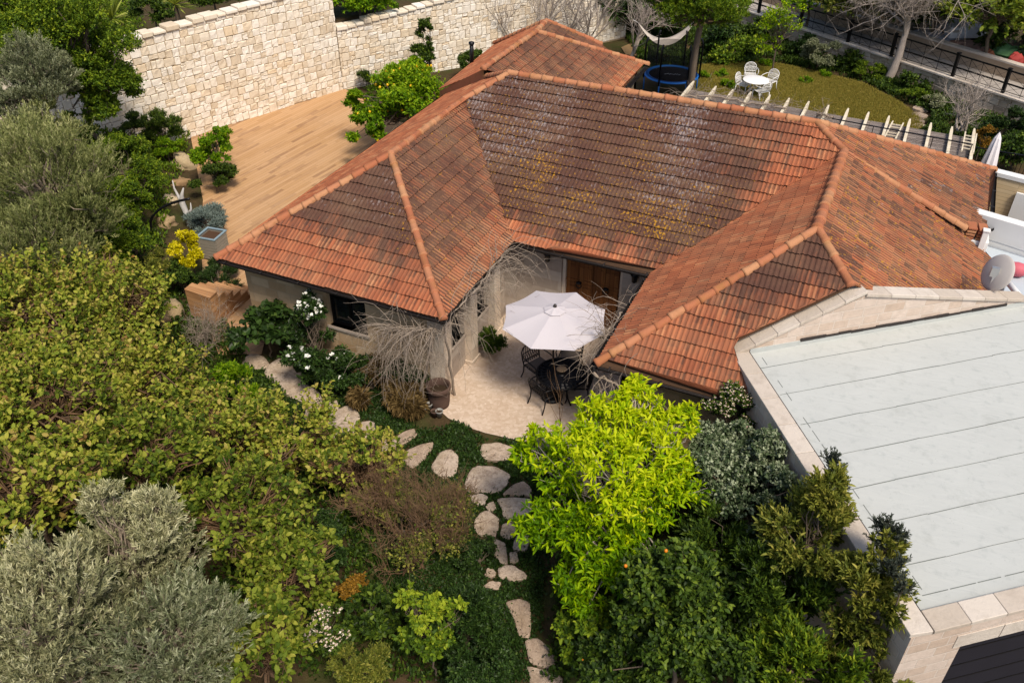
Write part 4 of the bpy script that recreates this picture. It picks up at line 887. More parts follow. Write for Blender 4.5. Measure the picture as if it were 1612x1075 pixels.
for k in range(NB):
    a = ang0 + 2 * math.pi * k / NB; c, s = math.cos(a), math.sin(a); mb = MB(); mb.bar((.04 * c, .04 * s, 2.60), (1.24 * c, 1.24 * s, 2.335), .018, .016); mb.bar((.04 * c, .04 * s, 2.0), (.7 * c, .7 * s, 2.45), .014); mb.build('rib', M['gutter'], par)
# pots
def pot(name, label, prof, u, v, mat, group=None, soil=True, zg=.012):
    p = G(u, v, zg); t = thing(name, label, 'pot', (p[0], p[1], zg), 0, group); mb = MB(); mb.lathe(prof, (0, 0, 0), 26); mb.build('pot_body', mat, t)
    if soil: r, z = prof[-1]; mb = MB(); mb.lathe([(0, z + .02), (r * .5, z + .015), (r + .005, z)], (0, 0, 0), 18); mb.f = [f[::-1] for f in mb.f]; mb.build('soil', plain('pot_soil', hexc('3a2f24'), .95, .1), t)
    return t
pot('clay_pot', 'large brown clay pot with rim ring at the corner pillar', [(0, 0), (.24, 0), (.255, .1), (.27, .3), (.265, .46), (.29, .48), (.30, .52), (.30, .60), (.28, .62), (.25, .60), (.24, .46), (.235, .42)], 692, 636, M['terra'])
for (u, v, r, m_, lab) in [(667, 650, .085, 'clay_grey', 'small pale grey pot, leftmost of the little pots by the clay pot'), (676, 645, .075, 'clay_grey', 'small pale grey pot behind the others beside the clay pot'), (684, 656, .08, 'terra', 'small brown pot between the grey pots by the clay pot'), (692, 656, .085, 'clay_grey', 'small grey pot directly in front of the large clay pot')]:
    pot('flower_pot', lab, [(0, 0), (r * .7, 0), (r, .16), (r * 1.12, .17), (r * 1.12, .2), (r * .98, .2), (r * .9, .14)], u, v, M[m_], 'little empty pots beside the large clay pot', True, .0)
# ================================================================== WOODEN STAIR, BOX, POLES on the deck
s0 = G(402, 461, .05); s1 = G(352, 507, .03)
sdir = nrm((s1 - s0)[:2]); sw_ = nrm((G(290, 455, 1.0) - G(330, 469, 1.0))[:2]); st_len = np.linalg.norm((s1 - s0)[:2])
stair = thing('wooden_stair', 'zigzag brown wooden steps climbing from the deck to the garden', 'stair')
NS = 6; p0 = s0[:2]; wdt = 1.0
top0 = G(330, 469, 1.05)[:2]; tl0 = G(290, 455, 1.05)[:2]; wdt = np.linalg.norm(tl0 - top0); sdir = nrm(top0 - p0); sw_ = nrm(tl0 - top0); st_len = np.linalg.norm(top0 - p0)
for k in range(NS):
    a = p0 + sdir * st_len * k / NS; b_ = p0 + sdir * st_len * (k + 1) / NS; z = 1.05 * (k + 1) / NS
    mb = MB(); mb.prism([a - sdir * .03, b_, b_ + sw_ * wdt, a - sdir * .03 + sw_ * wdt], z - .04, z); mb.build('tread', M['stairwood'], stair)
    mb = MB(); mb.prism([a + sw_ * .01, b_ + sw_ * .01, b_ + sw_ * (wdt - .01), a + sw_ * (wdt - .01)], 0.03, z - .042); mb.build('riser', M['stairwood'], stair)
bx = G(340, 402, .03); box = thing('planter_box', 'grey slatted box with dark open top beside the golden shrub', 'planter box', (bx[0], bx[1], .03), math.atan2(ad[1], ad[0]) * 0 + .12)
bs, bh = .62, .72
for sx, sy, L in ((0, -1, bs), (0, 1, bs), (-1, 0, bs - .05), (1, 0, bs - .05)):
    mb = MB()
    for k in range(7):
        z = .05 + k * .1; 
        mb.box((sx * bs / 2, sy * bs / 2, z + .04), (L if sx == 0 else .025, .025 if sx == 0 else L, .085))
    mb.build('slat_panel', plain('grey_slat', hexc('8a8478'), .8, .2, 0, .2), box)
mb = MB()
for sx in (-1, 1): mb.box((sx * bs / 2, 0, .76), (.06, bs + .06, .03)); mb.box((0, sx * bs / 2, .761), (bs - .06, .06, .03))
mb.build('rim', plain('blue_grey_rim', hexc('7d929c'), .7, .3), box); mb = MB(); mb.box((0, 0, .35), (bs - .06, bs - .06, .66)); mb.build('inside', M['soffit'], box)
hp = onhill(240, 374, .0); cfh = nrm(np.array([C_F[0], C_F[1], 0.0])); plp = (cfh[0], cfh[1], 0, -cfh.dot(hp)); mb = MB()
pts = np.array([hp - [0, 0, .1]] + [unproj(u, v, plp) for u, v in [(238, 360), (237, 350), (240, 341), (247, 333), (257, 326), (270, 320), (284, 316), (299, 313)]])
tt = np.linspace(0, len(pts) - 1, 30); mb.tube(np.stack([np.interp(tt, range(len(pts)), pts[:, i]) for i in range(3)], 1), .04, 8)
tag(mb.build('curved_pole', M['black']), 'black curved metal pole arching over the driftwood', 'pole')
# ================================================================== LAWN FURNITURE, TRAMPOLINE, HAMMOCK
wt = G(1190, 126, hz(9, 24) + .75); wz = hz(wt[0], wt[1]) + .045
cast_table('garden_table', 'round white table on the back lawn', M['white'], (wt[0], wt[1], wz), .56, None, True)
gw_ = 'white cast chairs around the lawn table'
for (u, v, lab) in [(1171, 131, 'white lawn chair left of the white table'), (1182, 116, 'white lawn chair on the far side of the white table'), (1211, 126, 'white lawn chair right of the white table, near the young tree'), (1199, 141, 'white lawn chair nearest the house with its back to the pergola')]:
    p = G(u, v, wz + .45); cast_chair('garden_chair', lab, M['white'], None, (p[0], p[1], wz), math.atan2(wt[1] - p[1], wt[0] - p[0]) + math.pi / 2, gw_, .92)
tcn = G(1057, 116, .62); tz = hz(tcn[0], tcn[1]); TR = 0.5 * np.linalg.norm(G(1016, 116, tz + .7) - G(1099, 116, tz + .7))
tramp = thing('trampoline', 'round trampoline with blue rim and black safety net', 'trampoline', (tcn[0], tcn[1], tz))
M['blue'] = plain('blue_pad', hexc('1f6fc0'), .5, .4, 0, .12, 2); M['mat'] = plain('jump_mat', hexc('2c2422'), .7, .2, 0, .2)
mb = MB(); mb.lathe([(TR * .84, .70), (TR * .84, .73), (TR, .735), (TR + .03, .70), (TR, .67)], (0, 0, 0), 40); mb.build('rim_pad', M['blue'], tramp)
mb = MB(); mb.lathe([(0, .71), (TR * .86, .712), (TR * .86, .70)], (0, 0, 0), 40); mb.f = [f[::-1] for f in mb.f]; mt_ = mb.build('jump_mat', M['mat'], tramp)
mb = MB()
for k in range(7): a = (-.3 + k * .1); mb.bar((a, -.06 + .05 * (k % 2), .7135), (a + .09, .06 - .06 * (k % 3 == 0), .7135), .03, .003)
mk = mb.build('mark', M['white'], mt_); mk.rotation_euler = (0, 0, .25)
for k in range(6):
    a = k * math.pi / 3 + .35; c, s = math.cos(a), math.sin(a); mb = MB(); mb.tube([(c * TR, s * TR, 0), (c * TR, s * TR, .69)], .03, 6); mb.build('leg', M['blue'], tramp)
    mb = MB(); mb.tube([(c * (TR + .05), s * (TR + .05), .55), (c * (TR + .05), s * (TR + .05), 2.05), (c * (TR - .03), s * (TR - .03), 2.3)], .04, 8); mb.build('net_pole', M['black'], tramp)
t = NT('safety_net'); w1 = t.n('TexVoronoi', {'feature': 'DISTANCE_TO_EDGE'}, Vector=t.obj(), Scale=26.0); t.done((.01, .01, .011, 1), .9, .1); tb = t.n('BsdfTransparent'); mx_ = t.n('MixShader'); mx_.inputs[0].default_value = .6
t.t.links.new(tb.outputs[0], mx_.inputs[1]); t.t.links.new(t.b.outputs[0], mx_.inputs[2]); t.t.links.new(mx_.outputs[0], t.t.nodes['Material Output'].inputs[0])
mb = MB(); n = 36; vs = [(TR * .97 * math.cos(2 * math.pi * k / n), TR * .97 * math.sin(2 * math.pi * k / n), z) for z in (.74, 1.9) for k in range(n)]; mb.add(vs, [(k, (k + 1) % n, n + (k + 1) % n, n + k) for k in range(n)]); mb.build('safety_net', t.m, tramp)
# hammock slung between two trees
ha, hb = G(1004, 36, 1.9), G(1094, 34, 1.9); hm = (ha + hb) / 2; mb = MB(); vs = []; NH = 18
for i in range(NH + 1):
    t_ = i / NH; q = ha * (1 - t_) + hb * t_; sag = -1.0 * 4 * t_ * (1 - t_); w = .55 * math.sin(math.pi * t_) ** .6
    for j in range(7):
        sj = (j - 3) / 3; pn = np.array([-.35, .9, 0]) * sj * w; vs.append(q + pn + [0, 0, sag + .16 * w * sj * sj])
ham = thing('hammock', 'pale canvas hammock slung between the trees behind the trampoline', 'hammock'); mb.add(vs, [(i * 7 + j, i * 7 + j + 1, (i + 1) * 7 + j + 1, (i + 1) * 7 + j) for i in range(NH) for j in range(6)], None, True)
o_ = mb.build('cloth', plain('hammock_cloth', hexc('bdb3a8'), .9, .1), ham); so_ = o_.modifiers.new('t', 'SOLIDIFY'); so_.thickness = .012
mb = MB(); mb.tube([ha, ha + (ha - hb) * .08 + [0, 0, .12]], .015, 5); mb.tube([hb, hb + (hb - ha) * .12 + [0, 0, .15]], .015, 5); mb.build('rope', M['white'], ham)
# ================================================================== PERGOLA
PZ = 2.6
tips = [(1092, 131), (1127, 139), (1154, 144), (1182, 148), (1212, 153), (1242, 158), (1273, 163), (1304, 169), (1335, 174), (1367, 180), (1399, 186), (1432, 191), (1465, 197), (1498, 203), (1533, 206)]
perg = thing('pergola', 'long pergola of pale beams over dark reed matting behind the house', 'pergola')
def beam_dir(u):
    k = (u - 1092) / (1533 - 1092); a = G(1092, 131, PZ); b_ = G(1070, 158, PZ); c = G(1533, 206, PZ); d = G(1528, 246, PZ)
    return nrm(nrm((b_ - a)[:2]) * (1 - k) + nrm((d - c)[:2]) * k)
pts = [G(u, v, PZ)[:2] for u, v in tips]; u0 = nrm(pts[-1] - pts[0])
for (u, v), p in zip(tips, pts):
    d = beam_dir(u); e = p + d * 4.4; mb = MB(); L = 4.4
    q = nrm(np.array([-d[1], d[0]])) * .045
    mb.prism([p - q * .5, p + q * .5, p + d * .35 + q, p + d * .35 - q], [PZ + .02] * 2 + [PZ - .07] * 2, [PZ + .08] * 2 + [PZ + .08] * 2); mb.prism([p + d * .352 - q, p + d * .352 + q, e + q, e - q], PZ - .07, PZ + .08)
    mb.build('beam', M['beam'], perg)
off0, off1 = .45, 4.2; d0_, d1_ = beam_dir(1092), beam_dir(1533)
mb = MB(); NX, NY = 40, 70; rg = np.random.default_rng(11)
for j in range(NY): # reed bundles run along the house
    ta = off0 + (off1 - off0) * j / NY; tb_ = ta + (off1 - off0) / NY * .92
    seg = 3
    for i in range(seg):
        ka, kb_ = i / seg, (i + 1) / seg
        A_ = lambda k, t_: pts[0] * (1 - k) + pts[-1] * k + (d0_ * (1 - k) + d1_ * k) * t_
        jj = rg.normal(0, .012); z = PZ - .10 + rg.normal(0, .008); ea = rg.uniform(-.015, 0.01) if i == 0 else 0
        mb.prism([A_(ka + ea, ta + jj), A_(kb_ - .001, ta + jj), A_(kb_ - .001, tb_ + jj), A_(ka + ea, tb_ + jj)], z - .02, z)
mb.build('reed_matting', M['reed'], perg)
for k in (0.02, .25, .5, .75, .985):
    for t_ in (.9,):
        p = pts[0] * (1 - k) + pts[-1] * k + (d0_ * (1 - k) + d1_ * k) * t_; mb = MB(); mb.box((p[0], p[1], (PZ - .26) / 2 + hz(*p) / 2), (.12, .12, PZ - .26 - hz(*p))); mb.build('post', M['beam'], perg)
for t_ in (.9, 3.9):
    a = pts[0] + d0_ * t_; b_ = pts[-1] + d1_ * t_; mb = MB(); mb.bar((*a, PZ - .19), (*b_, PZ - .19), .1, .14); mb.build('cross_beam', M['beam'], perg)
mb = MB(); a = pts[0] * .45 + pts[-1] * .55 + d0_ * 1.5; b_ = pts[-1] + d1_ * .9
r0, r1 = G(1310, 187, PZ + .5), G(1532, 228, PZ + .5); mb.bar(r0, r1, .03)
for u, v in ((1375, 200), (1469, 217), (1530, 229)): p = G(u, v, PZ + .5); mb.bar(p, p - [0, 0, .5], .025)
mb.build('rail', M['black'], perg)
for (a, b_, lab) in (((1404, 197), (1391, 222), 'pale wooden ladder lying on the reed matting of the pergola'), ((1518, 214), (1512, 244), 'short pale ladder at the far right end of the pergola matting')):
    p, q = G(*a, PZ - .05), G(*b_, PZ - .05); sd = u0 * .33; ld = thing('ladder', lab, 'ladder')
    for s_ in (0, 1): mb = MB(); mb.bar(p + [*(sd * s_), .12], q + [*(sd * s_), .12], .04, .05); mb.build('rail', M['beam'], ld)
    for k in range(1, 6): m_ = p * (1 - k / 6) + q * k / 6; mb = MB(); mb.bar(m_ + [0, 0, .12], m_ + [*sd, .12], .03); mb.build('rung', M['beam'], ld)
# closed parasol and railing on the neighbouring terrace
cpn = G(1553, 268, 1.7); cps = thing('closed_parasol', 'folded pale pink parasol standing beyond the right end of the roof', 'parasol', (cpn[0], cpn[1], 0))
mb = MB(); n = 16; prof = [(.30, 1.35), (.27, 1.6), (.21, 2.1), (.14, 2.6), (.10, 2.8), (.03, 2.95), (.0, 3.0)]; vs = []
for i, (r, z) in enumerate(prof):
    for k in range(n): rr = r * (1 + .18 * (k % 2) - .1); vs.append((rr * math.cos(2 * math.pi * k / n), rr * math.sin(2 * math.pi * k / n), z - 0))
mb.add(vs, [(i * n + k, i * n + (k + 1) % n, (i + 1) * n + (k + 1) % n, (i + 1) * n + k) for i in range(len(prof) - 1) for k in range(n)]); mb.build('canopy', M['fabric'], cps)
mb = MB(); mb.tube([(0, 0, .02), (0, 0, 2.9)], .025, 8); mb.lathe([(0, 0), (.25, 0), (.25, .06), (.04, .1), (0, .1)], (0, 0, 0), 16); mb.build('pole', M['gutter'], cps)
rl = thing('terrace_railing', 'thin dark railing behind the folded parasol', 'railing'); a, b_ = G(1535, 232, 1.2), G(1640, 250, 1.2); mb = MB(); mb.bar(a, b_, .035); mb.bar(a - [0, 0, .75], b_ - [0, 0, .75], .03); mb.build('rail', M['black'], rl)
mb = MB(); k = int(np.linalg.norm(b_ - a) / .13)
for i in range(k + 1): p = a + (b_ - a) * i / k; mb.bar(p, p - [0, 0, 1.2 if i % 8 == 0 else .8], .016)
mb.build('balusters', M['black'], rl)
# ================================================================== ROAD FENCE, CARS, CLUTTER BEYOND
fence = thing('road_fence', 'black metal fence with thick posts along the road wall', 'fence')
fb = [(1189, 22), (1247, 45), (1315, 72), (1389, 93), (1486, 125), (1571, 149)]
fpts = []
for u, v in fb: 
    p = G(u, v, RZ + .09)[:2]; s = (p - A0).dot(rd); fpts.append(s)
fpts = fpts + [fpts[-1] + 2.9, fpts[-1] + 5.8]; fpts = [fpts[0] - 8.4, fpts[0] - 5.6, fpts[0] - 2.8] + fpts
FH = 1.02; fo = A0 + rn_ * .08
for s in fpts:
    p = fo + rd * s; mb = MB(); ang = math.atan2(rd[1], rd[0]); mb.box((p[0], p[1], RZ + .09 + FH / 2), (.13, .13, FH), ang); mb.box((p[0], p[1], RZ + .09 + FH + .015), (.16, .16, .03), ang); mb.build('post', M['black'], fence, .008)
for sa, sb in zip(fpts[:-1], fpts[1:]):
    a = np.array([*(fo + rd * (sa + .066)), RZ + .09]); b_ = np.array([*(fo + rd * (sb - .066)), RZ + .09]); mb = MB()
    mb.bar(a + [0, 0, FH - .08], b_ + [0, 0, FH - .08], .05, .06); mb.bar(a + [0, 0, .42], b_ + [0, 0, .42], .045, .06); mb.bar(a + [0, 0, .1], b_ + [0, 0, .1], .02)
    for i in range(1, 4): q = a + (b_ - a) * i / 4; mb.bar(q + [0, 0, .02], q + [0, 0, FH - .1], .022)
    for i in range(4):
        q = a + (b_ - a) * i / 4; w = a + (b_ - a) * (i + 1) / 4; mb.bar(q + [0, 0, .1], w + [0, 0, .42], .011); mb.bar(q + [0, 0, .42], w + [0, 0, .1], .011); mb.bar(q + [0, 0, .5], w + [0, 0, FH - .12], .010); mb.bar(q + [0, 0, FH - .12], w + [0, 0, .5], .010)
    mb.build('panel', M['black'], fence)
def beyond(u, v, z, k=1.2):
    p = G(u, v, z); d = (p[:2] - A0).dot(rn_)
    if d < rw + k: p[:2] += rn_ * (rw + k - d)
    return p
def car(label, u, v, z, rz, paint, suv=False):
    p = beyond(u, v, z + .7, 2.6); t = thing('parked_car', label, 'car', (p[0], p[1], z), rz); L, Wd = 4.3, 1.72; H = 1.75 if suv else 1.48
    side = [(-2.1, .38), (-2.15, .62), (-2.05, .88), (-1.25, .98), (-.65, H - .06), (.0, H), (1.25, H - .02), (1.85, H - .3 if not suv else H - .12), (2.1, .95), (2.15, .6), (2.1, .35)]
    def shell(prof, w, taper):
        vs = []
        for sgn in (-1, 1):
            for x, zz in prof: tw = w / 2 * (1 - taper * max(0, (zz - .9)) / .7); vs.append((x, sgn * tw, zz))
        n = len(prof); return vs, [tuple(range(n))[::-1], tuple(range(n, 2 * n))] + [(i, i + 1, n + i + 1, n + i) for i in range(n - 1)] + [(n - 1, 0, n, 2 * n - 1)]
    mb = MB(); mb.add(*shell(side, Wd, .22)); body = mb.build('body', paint, t, .06)
    gl = MB(); s = 1.012
    gl.add([(-1.2, y, 1.01) for y in (-.66, .66)] + [(-.69, y, H - .12) for y in (.58, -.58)], [(0, 1, 2, 3)]); gl.v = [(x - .03, y, z + .01) for x, y, z in gl.v]; gl.build('windscreen', M['glass'], t)
    for sy in (-1, 1):
        for xa, xb in ((-.95, .15), (.22, 1.3)):
            g = MB(); y0 = sy * (Wd / 2 * .985 + .006); y1 = sy * (Wd / 2 * (1 - .22 * (H - 1.03) / .7) + .008); g.add([(xa, y0, 1.0), (xb, y0, 1.0), (xb - .05, y1, H - .14), (xa + (.35 if xa < 0 else .03), y1, H - .14)], [(0, 1, 2, 3)]); so2 = g.build('side_window', M['glass'], t).modifiers.new('t', 'SOLIDIFY'); so2.thickness = .01; so2.offset = 0
        for x in (-1.35, 1.3):
            wl_ = MB(); wl_.lathe([(0, -.1), (.2, -.1), (.3, -.09), (.33, -.05), (.33, .05), (.3, .09), (.2, .1), (0, .1)], (0, 0, 0), 18); wl_.v = [(v_[0], v_[2], v_[1]) for v_ in wl_.v]; wl_.f = [f[::-1] for f in wl_.f]; w_ = wl_.build('wheel', M['black'], t); w_.location = (x, sy * .78, .33)
            rm = MB(); rm.lathe([(0, .0), (.18, .0), (.2, .02), (.0, .03)], (0, 0, 0), 14); rm.v = [(v_[0], v_[2] * sy, v_[1]) for v_ in rm.v]; rm.build('rim', M['steel'], w_).location = (0, sy * .095, 0)
        h = MB(); h.box((-2.06, sy * .6, .72), (.14, .34, .14)); h.build('headlight', M['steel'], t, .03)
    return t
car('dark blue car parked behind the roadside wall at the right edge', 1650, 116, RZ + .26, math.atan2(rd[1], rd[0]) + .5, plain('dark_blue_paint', hexc('26303f'), .3, .6), True)
car('white car half hidden behind the bare tree beyond the road', 1490, 30, RZ + .26, math.atan2(rd[1], rd[0]) + 2.6, plain('white_car_paint', hexc('c9ccd4'), .35, .5))
def bundle(name, label, cat, u, v, size, mat, seed):
    rg = np.random.default_rng(seed); p = beyond(u, v, RZ + .5); mb = MB(); n = 12; vs = []
    for i, (t_, r) in enumerate([(0, 1), (.35, 1.05), (.7, .85), (1, .4)]):
        for k in range(n): a = 2 * math.pi * k / n; q = r * rg.uniform(.8, 1.15); vs.append((p[0] + size[0] * q * math.cos(a), p[1] + size[1] * q * math.sin(a), RZ + .26 + t_ * size[2] * rg.uniform(.85, 1.1)))
    mb.add(vs, [(i * n + k, i * n + (k + 1) % n, (i + 1) * n + (k + 1) % n, (i + 1) * n + k) for i in range(3) for k in range(n)] + [tuple(3 * n + k for k in range(n))]); tag(mb.build(name, mat), label, cat)
bundle('tarpaulin', 'crumpled green tarpaulin in the yard beyond the road', 'tarpaulin', 1585, 82, (.8, .6, .7), plain('green_tarp', hexc('4f7a4c'), .6), 1)
bundle('sack', 'orange sack on the ground beyond the road', 'sack', 1535, 90, (.28, .25, .35), plain('orange_sack', hexc('b06a48'), .8), 2)
bundle('sack', 'red sack beside the roadside wall', 'sack', 1572, 102, (.35, .3, .5), plain('red_sack', hexc('9c3a36'), .8), 3)
bundle('rubble_heap', 'pale pink heap of rubble beyond the roadside wall', 'rubble heap', 1525, 72, (1.0, .7, .4), plain('pink_rubble', hexc('96776a'), .95, .1, 0, .3, 5), 4)
bundle('tarpaulin', 'grey tarpaulin over a heap behind the bare tree', 'tarpaulin', 1465, 58, (1.2, .8, .5), plain('grey_tarp', hexc('93939a'), .6), 6)
# ================================================================== STEPPING STONES and rocks
def outline(rg, n=13, rough=.16):
    a = np.linspace(0, 2 * math.pi, n, endpoint=False) + rg.uniform(-.12, .12, n); r = 1 + rg.uniform(-rough, rough, n); return a, r
slabs = [ # u, v, half-length, half-width in photo pixels, turn, label
 (402, 570, 20, 12, .1, 'brown flat stone half buried near the dark-leaved shrub'), (441, 583, 24, 19, -.3, 'tan flat stone just below the dark-leaved shrub'), (461, 602, 22, 15, -.5, 'brownish tilted stone below the tan one by the dark shrub'), (480, 620, 25, 14, .2, 'pale flat stone under the white-flowered camellia'),
 (507, 648, 30, 16, -.4, 'pale stepping stone among leaves below the camellia'), (537, 663, 28, 20, -.5, 'broad pale stepping stone beside the dry grasses'), (572, 676, 20, 13, -.3, 'small pale stepping stone half under the yellowing bush'), (613, 708, 19, 19, -.6, 'pale stepping stone at the tip of the yellowing bush'), (636, 689, 22, 8, -.5, 'narrow pale stone sliver beside the dark ground cover'),
 (656, 716, 32, 16, -.6, 'long slanting pale stepping stone, second from the pavement edge'), (701, 731, 26, 19, -.9, 'tall pale stepping stone between the slanting stone and path'), (784, 711, 27, 13, .0, 'flat stone touching the courtyard pavement edge'), (767, 754, 37, 19, .1, 'largest flat stone at the head of the path'), (812, 770, 24, 13, .2, 'pale stone right of the largest path stone, under yellow tree'),
 (753, 786, 15, 9, .1, 'small stone left below the largest path stone'), (772, 797, 10, 7, .3, 'tiny stone in the middle of the path'), (812, 803, 32, 20, .2, 'large stone of the path touching the yellow tree'), (766, 825, 22, 21, .2, 'roundish stone at the left side of the path'), (801, 836, 13, 14, -.4, 'small upright stone in the centre of the path'), (825, 850, 13, 20, -.3, 'narrow stone under the yellow tree leaves'),
 (781, 867, 20, 20, .3, 'mid-sized stone at the left beside the dark tuft'), (812, 878, 12, 10, .2, 'small stone beside the yellow tree, low on the path'), (772, 901, 11, 10, .5, 'small tan stone at the left edge low on the path'), (806, 902, 24, 12, .1, 'wide flat stone above the gap in the path'), (776, 921, 14, 8, .0, 'small half covered stone above the lower slabs'),
 (818, 968, 24, 36, .25, 'long slab at the start of the lower path'), (843, 1012, 26, 20, .1, 'brownish slab, second of the lower path'), (852, 1043, 27, 15, .0, 'brownish slab, third of the lower path'), (862, 1071, 26, 14, .1, 'last slab of the path at the bottom edge')]
SLAB_SHAPE = {9: [(631.8, 720.9), (642.7, 707.0), (681.5, 694.6), (680.0, 707.0), (662.6, 726.9), (650.2, 736.8), (642.7, 731.9)], 10: [(678.5, 734.3), (692.4, 712.0), (709.8, 707.0), (722.2, 719.4), (717.2, 746.8), (699.9, 753.2), (687.4, 746.8)], 11: [(756.0, 712.0), (759.5, 698.6), (784.3, 696.1), (809.2, 704.5), (809.2, 719.4), (791.8, 724.4), (764.4, 722.9)], 12: [(732.1, 761.7), (739.6, 741.8), (752.0, 732.8), (779.3, 734.3), (802.7, 746.8), (799.2, 760.2), (784.3, 774.1), (757.0, 774.1), (734.6, 772.6)], 13: [(790.8, 777.6), (809.2, 761.7), (824.1, 756.7), (836.5, 769.1), (836.5, 780.5), (811.6, 779.1)], 14: [(738.6, 779.1), (759.5, 776.6), (768.4, 781.5), (762.0, 794.0), (747.1, 793.0)], 15: [(763.4, 796.4), (776.9, 788.0), (781.8, 801.4), (769.4, 803.9)], 16: [(781.8, 785.0), (806.7, 782.5), (836.5, 785.0), (836.5, 803.9), (816.6, 822.8), (794.3, 814.8), (790.8, 801.4)], 17: [(747.1, 818.8), (757.0, 806.4), (769.4, 803.9), (785.8, 816.3), (784.3, 831.2), (779.3, 844.6), (757.0, 843.6), (747.1, 831.2)], 18: [(786.8, 841.2), (790.8, 824.8), (801.7, 821.3), (811.6, 828.7), (809.2, 843.6), (801.7, 849.6)], 19: [(806.7, 861.0), (814.1, 841.2), (829.0, 828.7), (834.0, 848.6), (829.0, 866.0), (811.6, 866.0)], 20: [(762.0, 851.1), (781.8, 848.6), (795.7, 854.6), (799.2, 885.9), (789.3, 885.9), (776.9, 873.5)], 21: [(802.7, 885.9), (801.7, 868.5), (814.1, 868.5), (816.6, 883.4)], 22: [(762.0, 905.7), (766.9, 893.3), (777.9, 895.8), (780.8, 904.3), (769.4, 909.2)], 23: [(784.3, 893.3), (806.7, 888.4), (826.5, 900.8), (829.0, 910.7), (806.7, 914.2), (785.8, 908.2)], 24: [(759.5, 923.1), (771.9, 914.2), (789.3, 915.7), (784.3, 928.1)], 25: [(795.7, 948.0), (816.6, 942.0), (834.0, 948.0), (835.5, 972.8), (834.0, 1002.6), (816.6, 1000.1), (809.2, 972.8)], 26: [(826.5, 1007.6), (846.4, 1003.6), (868.8, 1022.5), (876.2, 1037.4), (866.3, 1052.3), (834.0, 1042.4)], 27: [(829.0, 1047.3), (866.3, 1055.8), (877.2, 1059.8), (868.8, 1071.2), (836.5, 1069.2)]}
def chamfer(q, rg): # straight-sided stone with broken corners and slightly ragged edges
    out = []; m = len(q); c = np.mean(q, 0)
    for j in range(m):
        a, b, d = np.array(q[j - 1]), np.array(q[j]), np.array(q[(j + 1) % m])
        out += [b + (a - b) * .2, b + (a + d - 2 * b) * .045, b + (d - b) * .2, (b + d) / 2 + rg.normal(0, .6, 2)]
    return [tuple(c + (np.array(p) - c) * 1.03) for p in out]
for i, (u, v, a_, b_, tn, lab) in enumerate(slabs):
    rg = np.random.default_rng(200 + i); an, rr = outline(rg, 13, .13); a_ *= 1.0; b_ *= 1.0; zc = hz(*G(u, v, .05)[:2]) + .055
    poly = []
    for t_, r_ in zip(an, rr):
        sq = r_ / max(abs(math.cos(t_)), abs(math.sin(t_))) ** .3; x = a_ * sq * math.cos(t_); y = b_ * sq * math.sin(t_); poly.append(G(u + x * math.cos(tn) - y * math.sin(tn), v + x * math.sin(tn) + y * math.cos(tn), zc)[:2])
    if i in SLAB_SHAPE: poly = [G(x, y, zc)[:2] for x, y in chamfer(SLAB_SHAPE[i], rg)]
    cpt = np.mean(poly, 0); inner = [cpt + (q - cpt) * .90 for q in poly]; mb = MB(); n = len(poly); mid = [cpt + (q - cpt) * .5 for q in poly]
    vs = [(*q, zc - .06) for q in poly] + [(*q, zc - .004) for q in poly] + [(*q, zc + .012 + rg.normal(0, .003)) for q in inner] + [(*q, zc + .012 + rg.normal(0, .006)) for q in mid] + [(*cpt, zc + .014)]
    fs = [(k * n + j, k * n + (j + 1) % n, (k + 1) * n + (j + 1) % n, (k + 1) * n + j) for k in range(3) for j in range(n)] + [(3 * n + j, 3 * n + (j + 1) % n, 4 * n) for j in range(n)]
    if np.sum(np.array(poly)[:, 0] * np.roll(np.array(poly)[:, 1], -1) - np.array(poly)[:, 1] * np.roll(np.array(poly)[:, 0], -1)) < 0: fs = [f[::-1] for f in fs]
    mb.add(vs, fs); tag(mb.build('stepping_stone', M['slab']), lab, 'stepping stone', 'irregular stones of the garden path')
def rock(label, u, v, ru, rv, zc, seed, name='rock', squash=.8):
    p = onhill(u, v, zc); dp = depth(p) / F_PX; rg = np.random.default_rng(seed); mb = MB(); n, m = 16, 9; vs = []
    for i in range(m + 1):
        ph = math.pi * i / m
        for k in range(n):
            th = 2 * math.pi * k / n; d = np.array([math.sin(ph) * math.cos(th), math.sin(ph) * math.sin(th), math.cos(ph)]); q = 1 + 1.0 * (fbm(np.array(d[0] * 1.7 + seed), np.array(d[1] * 1.7 + d[2] * 2.3)) - .5) + .5 * (vnoise(np.array(d[0] * 6 + seed), np.array(d[2] * 6 + d[1] * 4)) - .5)
            d2 = np.sign(d) * np.abs(d) ** .7; vs.append(p + d2 * q * np.array([ru * dp, ru * dp, rv * dp * squash]))
    mb.add(vs, [(i * n + k, (i + 1) * n + k, (i + 1) * n + (k + 1) % n, i * n + (k + 1) % n) for i in range(m) for k in range(n)], None, True); return tag(mb.build(name, M['rock']), label, 'rock', 'rough rocks of the garden bank')
for i, (u, v, a_, b_, zc, lab) in enumerate([(291, 262, 17, 22, -.0, 'tan rough rock beside the citrus shrub on the deck edge'), (268, 240, 10, 10, .1, 'small tan rock above the garden bank shrubs'), (284, 292, 15, 14, -.1, 'layered tan rock below the large rough one'), (268, 318, 12, 13, .0, 'pale rock left of the driftwood'), (262, 352, 14, 14, .0, 'pale rock under the curved black pole'), (273, 493, 14, 28, .1, 'tall pale rock standing left of the wooden steps'), (257, 510, 10, 22, .1, 'narrow pale rock behind the tall one near the steps'), (196, 492, 17, 20, .3, 'pale rock showing through the yellowing bushes'), (236, 560, 12, 22, .1, 'weathered rock in the garden bank below the steps')]):
    rock(lab, u, v, a_, b_, zc, 40 + i)
